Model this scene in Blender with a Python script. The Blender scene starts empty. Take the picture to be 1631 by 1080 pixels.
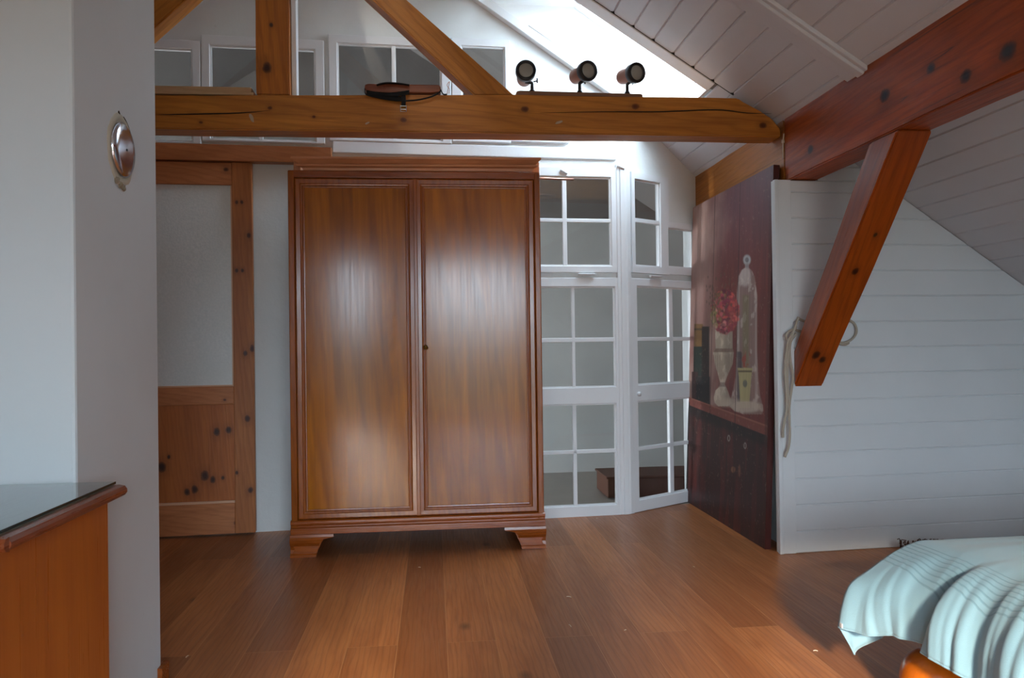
import bpy, bmesh, math, random
import numpy as np
from mathutils import Vector, Matrix, noise
random.seed(4)
sc = bpy.context.scene
COL = sc.collection
# ------------------------------------------------------------------ camera
F = 1249.0; H = 1.0
_yaw = math.radians(5.7); _pit = math.atan(10 / 1249); _a = .0135
_f = np.array([math.sin(_yaw) * math.cos(_pit), math.cos(_yaw) * math.cos(_pit), math.sin(_pit)])
_r0 = np.array([math.cos(_yaw), -math.sin(_yaw), 0]); _u0 = np.cross(_r0, _f)
_r = _r0 * math.cos(_a) - _u0 * math.sin(_a); _u = _r0 * math.sin(_a) + _u0 * math.cos(_a)
_C = np.array([0, 0, H])
cd = bpy.data.cameras.new('camera'); cam = bpy.data.objects.new('camera', cd); COL.objects.link(cam)
cd.sensor_width = 36; cd.lens = F / 1631 * 36; cd.clip_start = .02; cd.clip_end = 200
m = Matrix.Identity(4)
for i in range(3):
    m[i][0] = _r[i]; m[i][1] = _u[i]; m[i][2] = -_f[i]
    m[i][3] = _C[i]
cam.matrix_world = m
sc.camera = cam
def ray(x, y): return _f + _r * (x - 815.5) / F - _u * (y - 540) / F
def onp(x, y, p, n):
    """the point of the plane (p, n) that the photograph shows at pixel x, y"""
    d = ray(x, y); n = np.array(n, float)
    return Vector(_C + d * (np.dot(np.array(p) - _C, n) / np.dot(d, n)))
def atY(x, y, Y): return onp(x, y, (0, Y, 0), (0, 1, 0))
# ------------------------------------------------------------------ light
w = bpy.data.worlds.new('sky'); sc.world = w; w.use_nodes = True
nt = w.node_tree; nt.nodes.clear()
out = nt.nodes.new('ShaderNodeOutputWorld'); bg = nt.nodes.new('ShaderNodeBackground')
geo = nt.nodes.new('ShaderNodeTexCoord'); sep = nt.nodes.new('ShaderNodeSeparateXYZ'); rmp = nt.nodes.new('ShaderNodeValToRGB')
nt.links.new(geo.outputs['Generated'], sep.inputs[0]); nt.links.new(sep.outputs['Z'], rmp.inputs[0])
rmp.color_ramp.elements[0].position = 0.0; rmp.color_ramp.elements[0].color = (.09, .105, .09, 1)
rmp.color_ramp.elements[1].position = 0.06; rmp.color_ramp.elements[1].color = (.70, .86, 1.0, 1)
e = rmp.color_ramp.elements.new(1.0); e.color = (.66, .84, 1.0, 1)
nt.links.new(rmp.outputs[0], bg.inputs[0]); bg.inputs[1].default_value = 7.0
nt.links.new(bg.outputs[0], out.inputs[0])
def area(name, loc, direction, sx, sy, portal=True, energy=10, color=(1, 1, 1)):
    l = bpy.data.lights.new(name, 'AREA'); l.shape = 'RECTANGLE'; l.size = sx; l.size_y = sy; l.energy = energy; l.color = color
    l.cycles.is_portal = portal
    o = bpy.data.objects.new(name, l); COL.objects.link(o); o.location = loc
    o.rotation_euler = Vector(direction).to_track_quat('-Z', 'Y').to_euler(); return o
area('french_window_daylight', (0, -2.52, 1.15), (0, 1, 0), 2.8, 2.2)
area('skylight_daylight', (1.19, 4.15, 2.78), (-.545, 0, -.838), .9, .9)
area('next_room_fill_lamp', (-4.0, 5.3, 1.1), (1, .45, -.05), 1.0, 1.8, portal=False, energy=85, color=(.9, .96, 1)).data.spread = math.radians(110)  # added lamp without any window, brightens the room seen through the panes
sl = bpy.data.lights.new('sun', 'SUN'); sl.energy = 2.6; sl.angle = math.radians(6); sl.color = (1, .90, .74)
sun = bpy.data.objects.new('sun', sl); COL.objects.link(sun); sun.location = (0, -6, 5)
sun.rotation_euler = Vector((.165, 1, -.38)).to_track_quat('-Z', 'Y').to_euler()
vs = sc.view_settings; vs.view_transform = 'Standard'; vs.look = 'None'; vs.gamma = 1; vs.use_curve_mapping = False
vs.exposure = 1.58
sc.cycles.max_bounces = 10; sc.cycles.diffuse_bounces = 6; sc.cycles.transparent_max_bounces = 12
sc.cycles.use_denoising = True; sc.cycles.sample_clamp_indirect = 6

# ------------------------------------------------------------------ materials
def lin(c):
    c = c.lstrip('#'); v = [int(c[i:i + 2], 16) / 255 for i in (0, 2, 4)]
    return tuple([x / 12.92 if x <= .04045 else ((x + .055) / 1.055) ** 2.4 for x in v] + [1])
class NT:
    def __init__(s, name):
        s.m = bpy.data.materials.new(name); s.m.use_nodes = True; s.t = s.m.node_tree; s.t.nodes.clear()
        s.o = s.n('OutputMaterial'); s.p = s.n('BsdfPrincipled'); s.l(s.p.outputs[0], s.o.inputs[0])
    def n(s, t, **k):
        x = s.t.nodes.new('ShaderNode' + t)
        for a, b in k.items(): setattr(x, a, b)
        return x
    def l(s, a, b): s.t.links.new(a, b)
    def val(s, node, **k):
        for a, b in k.items(): node.inputs[a.replace('_', ' ')].default_value = b
        return node
    def mix(s, fac, a, b, mode='MIX'):
        x = s.n('Mix', data_type='RGBA', blend_type=mode)
        for sock, v in ((x.inputs[0], fac), (x.inputs[6], a), (x.inputs[7], b)):
            if hasattr(v, 'is_linked'): s.l(v, sock)
            else: sock.default_value = v
        return x.outputs[2]
    def ramp(s, src, stops):
        r = s.n('ValToRGB'); s.l(src, r.inputs[0]); e = r.color_ramp.elements
        e[0].position, e[0].color = stops[0]; e[1].position, e[1].color = stops[-1]
        for p, c in stops[1:-1]:
            q = e.new(p); q.color = c
        return r.outputs[0]
    def math(s, op, a, b=0.0):
        x = s.n('Math', operation=op)
        for sock, v in ((x.inputs[0], a), (x.inputs[1], b)):
            if hasattr(v, 'is_linked'): s.l(v, sock)
            else: sock.default_value = v
        return x.outputs[0]
    def coords(s, scale=(1, 1, 1), rot=(0, 0, 0), loc=(0, 0, 0), kind='Object'):
        c = s.n('TexCoord'); mp = s.n('Mapping'); s.l(c.outputs[kind], mp.inputs[0])
        mp.inputs['Scale'].default_value = scale; mp.inputs['Rotation'].default_value = rot; mp.inputs['Location'].default_value = loc
        return mp.outputs[0]
    def noise(s, vec, scale=5, detail=4, rough=.5, dist=0):
        x = s.n('TexNoise'); s.l(vec, x.inputs['Vector']); s.val(x, Scale=scale, Detail=detail, Roughness=rough, Distortion=dist); return x.outputs[0]
    def bump(s, h, strength=.2, dist=.002):
        b = s.n('Bump'); s.l(h, b.inputs['Height']); s.val(b, Strength=strength, Distance=dist); s.l(b.outputs[0], s.p.inputs['Normal'])
W4 = (1, 1, 1, 1); K4 = (0, 0, 0, 1)
def plain(name, col, rough=.5, metal=0, spec=.5, bump=0, bscale=60, var=0):
    t = NT(name); t.val(t.p, Roughness=rough, Metallic=metal, Base_Color=lin(col)); t.p.inputs['Specular IOR Level'].default_value = spec
    if bump or var:
        v = t.coords()
        if bump: t.bump(t.noise(v, bscale, 5, .6), bump, .003)
        if var:
            c = t.mix(t.ramp(t.noise(v, 2.5, 5, .6), [(.35, K4), (.7, W4)]), lin(col), tuple(x * (1 - var) for x in lin(col)[:3]) + (1,))
            t.l(c, t.p.inputs['Base Color'])
    return t.m
def wood(name, base, dark, axis='X', rough=.35, fine=1.0, contrast=.55, knots=0.0, knotcol='#2c1a14', knot_scale=2.2, coat=0.0, spec=.5, bumps=.25, cracks=0.0, band=1.0, plaster=0.0, kl=None):
    """grain runs along the object's own axis"""
    t = NT(name); k = {'X': 0, 'Y': 1, 'Z': 2}[axis]
    def sc3(a, b): v = [b, b, b]; v[k] = a; return tuple(v)
    v = t.coords(sc3(.55, 6)); fig = t.noise(v, 1.6 * band, 4, .55, 1.2)
    g = t.n('TexWave', wave_type='RINGS' if False else 'BANDS', bands_direction='DIAGONAL')
    wv = t.coords(sc3(.35, 3.2)); t.l(wv, g.inputs[0]); t.val(g, Scale=5.0 * fine, Distortion=7.0, Detail=4, Detail_Scale=1.3)
    fn = t.noise(t.coords(sc3(1.6, 60)), 3.0 * fine, 4, .6)
    c = t.mix(t.ramp(fig, [(.30, K4), (.72, W4)]), lin(base), tuple(np.array(lin(base)[:3]) * (1 - contrast) + np.array(lin(dark)[:3]) * contrast) + (1,))
    c = t.mix(t.math('MULTIPLY', t.ramp(g.outputs['Color'], [(.55, K4), (1, W4)]), .45 * contrast), c, lin(dark))
    c = t.mix(t.math('MULTIPLY', t.ramp(fn, [(.48, K4), (.75, W4)]), .5 * contrast), c, lin(dark))
    if knots:
        kv = t.coords(sc3(.62, 1.0)); vo = t.n('TexVoronoi'); t.l(kv, vo.inputs[0]); t.val(vo, Scale=knot_scale * 2.2, Randomness=1.0)
        dist = t.math('ADD', vo.outputs['Distance'], t.math('MULTIPLY', t.math('SUBTRACT', t.noise(t.coords(), 22, 3), .5), .06))
        kk = t.ramp(dist, [(.02, W4), (.055 * knots, (.55, .55, .55, 1)), (.13 * knots, K4)])
        c = t.mix(kk, c, lin(knotcol))
    if kl:      # single knots where the timber has them: (position in the object's space, radius)
        src = t.coords(); dm = None
        for P, R_ in kl:
            sb = t.n('VectorMath', operation='SUBTRACT'); t.l(src, sb.inputs[0]); sb.inputs[1].default_value = P
            mu = t.n('VectorMath', operation='MULTIPLY'); t.l(sb.outputs[0], mu.inputs[0]); mu.inputs[1].default_value = sc3(.75 / R_, 1 / R_)
            mu.inputs[1].default_value = [v * .8 for v in mu.inputs[1].default_value]; le = t.n('VectorMath', operation='LENGTH'); t.l(mu.outputs[0], le.inputs[0]); d_ = le.outputs['Value']
            dm = d_ if dm is None else t.math('MINIMUM', dm, d_)
        dm = t.math('ADD', dm, t.math('MULTIPLY', t.math('SUBTRACT', t.noise(src, 45, 3), .5), .7))
        c = t.mix(t.ramp(t.math('MULTIPLY', dm, .25), [(.12, W4), (.24, (.75, .75, .75, 1)), (.32, (.22, .22, .22, 1)), (.75, K4)]), c, lin(knotcol))
    if cracks:
        cn = t.noise(t.coords(sc3(.35, 14)), 1.0, 2, .4, .3)
        cr = t.ramp(t.math('ABSOLUTE', t.math('SUBTRACT', cn, .52)), [(.0, W4), (.006, K4)])
        msk = t.ramp(t.noise(t.coords(loc=(3, 1, 2)), 1.3, 1), [(.5, K4), (.62, W4)])
        c = t.mix(t.math('MULTIPLY', t.math('MULTIPLY', cr, msk), cracks), c, lin('#1a0d08'))
    if plaster:
        pn = t.noise(t.coords(loc=(7, 3, 1)), 9, 3, .5)
        c = t.mix(t.ramp(pn, [(.78, K4), (.80, (plaster,) * 3 + (1,))]), c, lin('#c9b8a4'))
    t.l(c, t.p.inputs['Base Color'])
    rg = t.ramp(fn, [(.3, (rough * .85,) * 3 + (1,)), (.8, (min(1, rough * 1.35),) * 3 + (1,))]); t.l(rg, t.p.inputs['Roughness'])
    t.p.inputs['Coat Weight'].default_value = coat; t.p.inputs['Coat Roughness'].default_value = .28
    t.p.inputs['Specular IOR Level'].default_value = spec
    t.bump(t.math('ADD', fn, t.math('MULTIPLY', g.outputs['Fac'], .6)), bumps, .0012)
    return t.m
def white_paint(name, col='#dedede', rough=.45, bump=.15, scale=25, dirt=.0):
    t = NT(name); v = t.coords(); n1 = t.noise(v, scale, 6, .65)
    t.val(t.p, Roughness=rough)
    c = lin(col)
    cc = t.mix(t.ramp(t.noise(v, 1.7, 5, .6), [(.4, K4), (.75, W4)]), c, tuple(x * .93 for x in c[:3]) + (1,))
    if dirt:
        d = t.ramp(t.noise(t.coords(loc=(5, 2, 9)), 34, 4, .7), [(.70, K4), (.78, (dirt,) * 3 + (1,))])
        cc = t.mix(d, cc, lin('#8d8478'))
    t.l(cc, t.p.inputs['Base Color']); t.bump(n1, bump, .004); return t.m
M = {}; SPEC = {}
def wood_spec(key, *a, **k):
    SPEC[key] = (a, k); return wood(*a, **k)
M['plaster'] = white_paint('white rough plaster', '#e2e5e4', .8, .55, 14, .25)
M['chimney'] = white_paint('chimney plaster', '#cbd1d3', .75, .25, 9, .1)
M['frame'] = white_paint('white window paint', '#e6e8ea', .35, .12, 40, .12)
M['boards'] = white_paint('white board paint', '#dde1e3', .38, .10, 18, .05)
M['ceil'] = white_paint('ceiling board paint', '#d3d4da', .42, .10, 18, .04)
M['reveal'] = white_paint('skylight lining paint', '#ececec', .5, .05)
M['dark'] = plain('dark gap', '#1c1715', .9)
M['beam'] = wood_spec('beam', 'honey pine beam', '#cf8632', '#7a400f', 'X', .42, 1, .6, .8, '#5a2b12', 1.0, cracks=.8, plaster=.0, spec=.35)
M['beamY'] = wood('honey pine purlin', '#b06f2e', '#6d3a12', 'Y', .45, 1, .5, .7, '#4a2412', 1.1, cracks=.8, spec=.3)
M['redbeamY'] = wood_spec('redbeamY', 'red varnished purlin', '#b8540c', '#5a2204', 'Y', .45, 1, .6, 1.3, '#1c1210', .8, coat=0, cracks=1.0, bumps=.5, spec=.3)
M['redbeam'] = wood_spec('redbeam', 'red varnished brace', '#b0500f', '#5c2204', 'X', .32, 1, .6, 1.0, '#331308', 1.2, coat=.05, cracks=.5, bumps=.3)
M['post'] = wood_spec('post', 'honey pine post', '#c97826', '#70380c', 'Z', .42, 1, .6, .8, '#3b1c0c', 1.2, cracks=.8, spec=.35)
M['pineX'] = wood_spec('pineX', 'orange pine rail', '#c07a4a', '#8a4a22', 'X', .4, 1.4, .6, .7, '#4a2415', 2.6)
M['pineZ'] = wood_spec('pineZ', 'orange pine stile', '#b87038', '#7a3d18', 'Z', .4, 1.4, .5, 1.6, '#40190e', 3.2)
M['pineP'] = wood_spec('pineP', 'pine panel', '#b86a30', '#84421a', 'Z', .38, 1.6, .5, 1.9, '#3a1c12', 3.0)
M['plank'] = wood('pale raw pine', '#c9a57c', '#a57d52', 'X', .55, 1.2, .5, .5, '#7a5030', 2)
M['mahog'] = wood('wardrobe veneer', '#b4690e', '#6c3606', 'Z', .15, .5, .7, 0, coat=.0, spec=.42, bumps=.015, band=1.3)
M['mahogF'] = wood('wardrobe frame wood', '#9e5210', '#5c2806', 'Z', .2, 1.4, .5, 0, coat=.0, bumps=.03)
M['mahogX'] = wood('wardrobe rail wood', '#9e4f16', '#582408', 'X', .24, 1.4, .5, 0, coat=.0, bumps=.03)
M['cornice'] = wood('cornice wood', '#cf9066', '#9a5834', 'X', .36, 1.4, .5, 0, bumps=.08)
M['cherry'] = wood('dresser veneer', '#b4621a', '#8a3c0a', 'Z', .3, .5, .4, 0, coat=.2, bumps=.05, band=1.1)
M['cherryT'] = wood('dresser top edge', '#84401f', '#4c1e0b', 'Y', .28, 1.2, .5, 0, coat=.3, bumps=.06)
M['bunfoot'] = wood('orange lacquered pine', '#cf6a12', '#9a4206', 'Z', .22, .8, .5, 0, coat=.5, bumps=.05)
M['black'] = plain('black plastic', '#15151a', .4)
M['strap'] = plain('black webbing', '#0d0c10', .85, bump=.3, bscale=300)
M['steel'] = plain('chrome', '#c9ccd4', .16, 1)
M['brass'] = plain('old brass', '#6b5020', .35, 1)
M['copper'] = plain('coppery lamp shell', '#9a6a58', .35, .6)
M['lens'] = plain('frosted lens', '#9a9890', .25, 0, .6, bump=.15, bscale=120)
M['rope'] = plain('off-white rope', '#b3a898', .9, bump=.8, bscale=260)
M['grey'] = plain('next room wall', '#d6d6d2', .9, bump=.3, bscale=12, var=.12)
M['brownbox'] = plain('dark brown board', '#5a3524', .6, var=.2)
M['fringe'] = plain('brown wool', '#4a2a1c', .95, var=.4, bump=.5, bscale=200)
M['cable'] = plain('pale cable', '#c9b8a0', .6)
M['putty'] = plain('crumbling mortar', '#a89c86', .95, bump=.9, bscale=120, var=.35)
M['foam'] = plain('orange builder foam', '#b9771f', .8, var=.3)
M['curtainrod'] = plain('copper rod', '#b98a78', .3, .8)
M['sheet'] = plain('white mattress cover', '#d0d4d4', .85)
def glass(name, tint='#ffffff', gl=1.0, diffuse=0.0, dcol='#a9b0b4'):
    t = NT(name); t.t.nodes.remove(t.p)
    tr = t.n('BsdfTransparent'); tr.inputs[0].default_value = lin(tint); g = t.n('BsdfGlossy'); g.inputs['Roughness'].default_value = .03
    fr = t.n('Fresnel'); fr.inputs[0].default_value = 1.5; mx = t.n('MixShader')
    ge = t.n('NewGeometry')
    t.l(t.math('MULTIPLY', t.math('MULTIPLY', fr.outputs[0], gl), t.math('SUBTRACT', 1.0, ge.outputs['Backfacing'])), mx.inputs[0]); t.l(tr.outputs[0], mx.inputs[1]); t.l(g.outputs[0], mx.inputs[2])
    o = mx.outputs[0]
    if diffuse:
        d = t.n('BsdfDiffuse'); d.inputs[0].default_value = lin(dcol); m2 = t.n('MixShader'); m2.inputs[0].default_value = diffuse
        t.l(o, m2.inputs[1]); t.l(d.outputs[0], m2.inputs[2]); o = m2.outputs[0]
    t.l(o, t.o.inputs[0]); return t.m
M['glass'] = glass('window glass', '#e6e8ea', 1.5)
M['roofglass'] = glass('roof window glass', '#ffffff', .3)
M['topglass'] = glass('green edged glass top', '#bcd6cc', 1.8)
M['glassedge'] = plain('dark green glass edge', '#0d2a26', .15)
def frosted():
    t = NT('frosted textured glass'); v = t.coords()
    n1 = t.noise(v, 90, 4, .6); n2 = t.noise(v, 3, 3)
    c = t.mix(t.ramp(n1, [(.35, K4), (.7, W4)]), lin('#d2d7d8'), lin('#e4e6e6')); c = t.mix(t.ramp(n2, [(.3, K4), (.8, W4)]), c, lin('#d4d6d2'))
    t.l(c, t.p.inputs['Base Color']); t.val(t.p, Roughness=.35); t.bump(n1, .5, .002); return t.m
M['frosted'] = frosted()
def floor_mat():
    t = NT('oiled oak planks')
    v = t.coords(rot=(0, 0, math.radians(90)), loc=(.06, .3, 0))
    def brick(c1, c2, mort):
        b = t.n('TexBrick', offset=.37, offset_frequency=2, squash=1.0); t.l(v, b.inputs[0])
        b.inputs['Color1'].default_value = c1; b.inputs['Color2'].default_value = c2; b.inputs['Mortar'].default_value = mort
        t.val(b, Scale=1.0, Mortar_Size=.0011, Mortar_Smooth=.2, Bias=0.0, Brick_Width=1.9, Row_Height=.166); return b
    bv = brick((0, 0, 0, 1), (1, 1, 1, 1), (.5, .5, .5, 1)); val = bv.outputs['Color']
    off = t.n('VectorMath', operation='SCALE'); t.l(val, off.inputs[0]); off.inputs['Scale'].default_value = 17
    src = t.coords(); ad = t.n('VectorMath', operation='ADD'); t.l(src, ad.inputs[0]); t.l(off.outputs[0], ad.inputs[1])
    def mp(s3):
        q = t.n('Mapping'); t.l(ad.outputs[0], q.inputs[0]); q.inputs['Scale'].default_value = s3; return q.outputs[0]
    g1 = t.noise(mp((7, .9, 1)), 1.5, 4, .55, 1.6)
    wv = t.n('TexWave', bands_direction='X'); t.l(mp((5, .7, 1)), wv.inputs[0]); t.val(wv, Scale=3.2, Distortion=9, Detail=3, Detail_Scale=1.0)
    fn = t.noise(mp((90, 3, 1)), 2, 4, .6)
    c = t.mix(val, lin('#c07b48'), lin('#935a32'))
    c = t.mix(t.math('MULTIPLY', t.ramp(g1, [(.35, K4), (.75, W4)]), .7), c, lin('#8a4c26'))
    c = t.mix(t.math('MULTIPLY', t.ramp(wv.outputs['Color'], [(.6, K4), (1, W4)]), .22), c, lin('#5a3018'))
    c = t.mix(t.math('MULTIPLY', t.ramp(fn, [(.5, K4), (.85, W4)]), .16), c, lin('#6b3d20'))
    vo = t.n('TexVoronoi'); t.l(mp((1, .55, 1)), vo.inputs[0]); t.val(vo, Scale=2.6)
    c = t.mix(t.ramp(vo.outputs['Distance'], [(.015, (.7, .7, .7, 1)), (.07, K4)]), c, lin('#3a1f12'))
    c = t.mix(t.math('MULTIPLY', bv.outputs['Fac'], .5), c, lin('#d09a68'))
    t.l(c, t.p.inputs['Base Color'])
    t.l(t.ramp(fn, [(.3, (.30,) * 3 + (1,)), (.8, (.48,) * 3 + (1,))]), t.p.inputs['Roughness'])
    t.bump(t.math('SUBTRACT', t.math('MULTIPLY', fn, .3), bv.outputs['Fac']), .3, .0015)
    t.p.inputs['Specular IOR Level'].default_value = .45
    return t.m
M['floor'] = floor_mat()
def cloth_mat():
    t = NT('pale blue cotton'); v = t.coords()
    n1 = t.noise(v, 420, 3, .6)
    # woven cord stripes that run along the bed
    sx = t.n('SeparateXYZ'); t.l(v, sx.inputs[0]); X = sx.outputs['X']
    wob = t.math('MULTIPLY', t.math('SUBTRACT', t.noise(v, 2.2, 2), .5), .02)
    xx = t.math('ADD', X, wob)
    st = t.math('SINE', t.math('MULTIPLY', xx, 2 * math.pi / .0135))
    a = t.ramp(t.math('ABSOLUTE', t.math('SUBTRACT', xx, BAND)), [(.055, W4), (.058, K4)])
    s = t.math('MULTIPLY', t.ramp(st, [(.35, K4), (.9, W4)]), a)
    c = t.mix(t.ramp(t.noise(v, 3, 3), [(.3, K4), (.75, W4)]), lin('#9abfca'), lin('#8cb4c3'))
    c = t.mix(t.math('MULTIPLY', s, .35), c, lin('#4f7c8e'))
    t.l(c, t.p.inputs['Base Color']); t.val(t.p, Roughness=.9); t.p.inputs['Sheen Weight'].default_value = .25
    t.bump(t.math('SUBTRACT', t.math('MULTIPLY', n1, .4), s), .5, .002); return t.m
BAND = 1.36
M['cloth'] = cloth_mat()
def painted():
    t = NT('painted boards'); a = t.n('VertexColor'); a.layer_name = 'paint'
    n1 = t.noise(t.coords((1, 14, .8)), 6, 4, .6)
    c = t.mix(t.math('MULTIPLY', t.ramp(n1, [(.4, K4), (.75, W4)]), .25), a.outputs[0], lin('#33160f'))
    t.l(c, t.p.inputs['Base Color']); t.val(t.p, Roughness=.5); t.bump(t.noise(t.coords((1, 8, 1)), 40, 4), .15, .002); return t.m
M['painted'] = painted()

# ------------------------------------------------------------------ mesh helpers
def base_of(p):
    v = Vector((0, 0, 0))
    while p is not None: v += p.location; p = p.parent
    return v
def obj(name, bm, mat, parent=None, smooth=False, bevel=0, keep=False):
    """links a bmesh given in world coordinates as ONE mesh object under its parent"""
    if parent is not None and not keep: bmesh.ops.translate(bm, verts=bm.verts, vec=-base_of(parent))
    bmesh.ops.recalc_face_normals(bm, faces=bm.faces)
    me = bpy.data.meshes.new(name); bm.to_mesh(me); bm.free()
    for mt in (mat if isinstance(mat, (list, tuple)) else [mat]): me.materials.append(mt)
    o = bpy.data.objects.new(name, me); COL.objects.link(o)
    if parent is not None: o.parent = parent
    if smooth:
        for p in me.polygons: p.use_smooth = True
    if bevel:
        b = o.modifiers.new('bevel', 'BEVEL'); b.width = bevel; b.segments = 2; b.limit_method = 'ANGLE'; b.angle_limit = math.radians(40)
    return o
def thing(name, label, cat, loc=(0, 0, 0), group=None):
    o = bpy.data.objects.new(name, None); COL.objects.link(o); o.location = loc; o.empty_display_size = .1
    o['label'] = label; o['category'] = cat
    if group: o['group'] = group
    return o
def tag(o, label, cat, group=None):
    o['label'] = label; o['category'] = cat
    if group: o['group'] = group
    return o
def struct(o, label=None):
    o['kind'] = 'structure'
    if label: o['label'] = label
    return o
def box(bm, x0, y0, z0, x1, y1, z1):
    v = [bm.verts.new((x, y, z)) for x in (x0, x1) for y in (y0, y1) for z in (z0, z1)]
    for q in ((0, 1, 3, 2), (4, 6, 7, 5), (0, 4, 5, 1), (2, 3, 7, 6), (0, 2, 6, 4), (1, 5, 7, 3)): bm.faces.new([v[i] for i in q])
def prism(bm, poly, fn, a, b):
    """poly of 2-d points, fn(p, t) -> 3-d point, extruded from t=a to t=b"""
    A = [bm.verts.new(fn(p, a)) for p in poly]; B = [bm.verts.new(fn(p, b)) for p in poly]; n = len(poly)
    bm.faces.new(A); bm.faces.new(B[::-1])
    for i in range(n): bm.faces.new((A[i], A[(i + 1) % n], B[(i + 1) % n], B[i]))
def XZ(p, t): return (p[0], t, p[1])
def YZ(p, t): return (t, p[0], p[1])
def XY(p, t): return (p[0], p[1], t)
def tube(bm, pts, r, n=8, cap=True, rr=None):
    pts = [Vector(p) for p in pts]; rings = []; prev = None
    for i, p in enumerate(pts):
        d = (pts[min(i + 1, len(pts) - 1)] - pts[max(i - 1, 0)]).normalized()
        if prev is None:
            a = d.orthogonal().normalized()
        else:
            a = (prev - d * prev.dot(d)).normalized()
        prev = a; b = d.cross(a); R = rr[i] if rr else r
        rings.append([bm.verts.new(p + (a * math.cos(2 * math.pi * k / n) + b * math.sin(2 * math.pi * k / n)) * R) for k in range(n)])
    for i in range(len(rings) - 1):
        for k in range(n): bm.faces.new((rings[i][k], rings[i][(k + 1) % n], rings[i + 1][(k + 1) % n], rings[i + 1][k]))
    if cap: bm.faces.new(rings[0][::-1]); bm.faces.new(rings[-1])
def lathe(bm, prof, c, axis=(0, 0, 1), n=32, cap=True):
    ax = Vector(axis).normalized(); a = ax.orthogonal().normalized(); b = ax.cross(a); c = Vector(c); rings = []
    for r, h in prof: rings.append([bm.verts.new(c + ax * h + (a * math.cos(2 * math.pi * k / n) + b * math.sin(2 * math.pi * k / n)) * max(r, 1e-4)) for k in range(n)])
    for i in range(len(rings) - 1):
        for k in range(n): bm.faces.new((rings[i][k], rings[i][(k + 1) % n], rings[i + 1][(k + 1) % n], rings[i + 1][k]))
    if cap: bm.faces.new(rings[0][::-1]); bm.faces.new(rings[-1])
def spline(pts, k=8):
    pts = [Vector(p) for p in pts]; out = []; P = [pts[0] * 2 - pts[1]] + pts + [pts[-1] * 2 - pts[-2]]
    for i in range(1, len(P) - 2):
        for j in range(k):
            t = j / k; a, b, c, d = P[i - 1:i + 3]
            out.append(.5 * ((2 * b) + (c - a) * t + (2 * a - 5 * b + 4 * c - d) * t * t + (3 * b - a - 3 * c + d) * t ** 3))
    out.append(pts[-1]); return out
def cells(bm, outers, holes, fn, d0, d1, cuts=()):
    """slab made of the union of outer rectangles minus the holes, one clean mesh"""
    xs = sorted({round(v, 5) for r in list(outers) + list(holes) for v in (r[0], r[2])} | set(cuts)); zs = sorted({round(v, 5) for r in list(outers) + list(holes) for v in (r[1], r[3])})
    ins = lambda r, x, z: r[0] < x < r[2] and r[1] < z < r[3]
    inc = {}
    for i in range(len(xs) - 1):
        for j in range(len(zs) - 1):
            cx, cz = (xs[i] + xs[i + 1]) / 2, (zs[j] + zs[j + 1]) / 2
            inc[i, j] = any(ins(r, cx, cz) for r in outers) and not any(ins(r, cx, cz) for r in holes)
    vc = {}
    def V(i, j, d):
        if (i, j, d) not in vc: vc[i, j, d] = bm.verts.new(fn(xs[i], zs[j], d))
        return vc[i, j, d]
    for (i, j), ok in inc.items():
        if not ok: continue
        for d in (d0, d1): bm.faces.new((V(i, j, d), V(i + 1, j, d), V(i + 1, j + 1, d), V(i, j + 1, d)))
        for di, dj, a, b in ((-1, 0, (0, 0), (0, 1)), (1, 0, (1, 0), (1, 1)), (0, -1, (0, 0), (1, 0)), (0, 1, (0, 1), (1, 1))):
            if not inc.get((i + di, j + dj)): bm.faces.new((V(i + a[0], j + a[1], d0), V(i + b[0], j + b[1], d0), V(i + b[0], j + b[1], d1), V(i + a[0], j + a[1], d1)))
def clip(bm, co, no):
    """cuts away everything on the side the normal points to and closes the cut"""
    r = bmesh.ops.bisect_plane(bm, geom=bm.verts[:] + bm.edges[:] + bm.faces[:], plane_co=co, plane_no=no, clear_outer=True)
    ed = [g for g in r['geom_cut'] if isinstance(g, bmesh.types.BMEdge)]
    if ed: bmesh.ops.edgeloop_fill(bm, edges=ed) if False else bmesh.ops.holes_fill(bm, edges=ed, sides=0)
def rough_timber(bm, amp=.003, freq=3.0, cuts=14):
    bmesh.ops.subdivide_edges(bm, edges=[e for e in bm.edges if e.calc_length() > .5], cuts=cuts * 2, use_grid_fill=True)
    bmesh.ops.subdivide_edges(bm, edges=[e for e in bm.edges if .1 < e.calc_length() < .5], cuts=1, use_grid_fill=True)
    for v in bm.verts: v.co += noise.noise_vector(v.co * freq) * amp

# ------------------------------------------------------------------ planes of the place
ROOF_N = Vector((.65, 0, 1)).normalized()
def roofz(x): return 3.168 - .65 * x if x > -.6 else 3.558 - .65 * (-.6 - x)
RIDGE = -.6
Wo = Vector((-.9, 4.41, 0)); Wd = Vector((1, .064, 0)).normalized(); Wn = Vector((Wd.y, -Wd.x, 0))      # back wall
Bo = Vector((1.130, 4.541, 0)); Bd = Vector((1, .64, 0)).normalized(); Bn = Vector((Bd.y, -Bd.x, 0))    # turned bay
Ro = Vector((1.624, 3.551, 0)); Rd = Vector((1, .061, 0)).normalized(); Rn = Vector((Rd.y, -Rd.x, 0))   # boarded wall
def wall_fn(o, d, n): return lambda s, z, k: o + d * s + n * k + Vector((0, 0, z))
WF = wall_fn(Wo, Wd, Wn); BF = wall_fn(Bo, Bd, Bn); RF = wall_fn(Ro, Rd, Rn)
def sz(o, d, n, x, y, off=0):
    p = onp(x, y, o + n * off, n) - o - n * off; return p.dot(d), p.z
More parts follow.
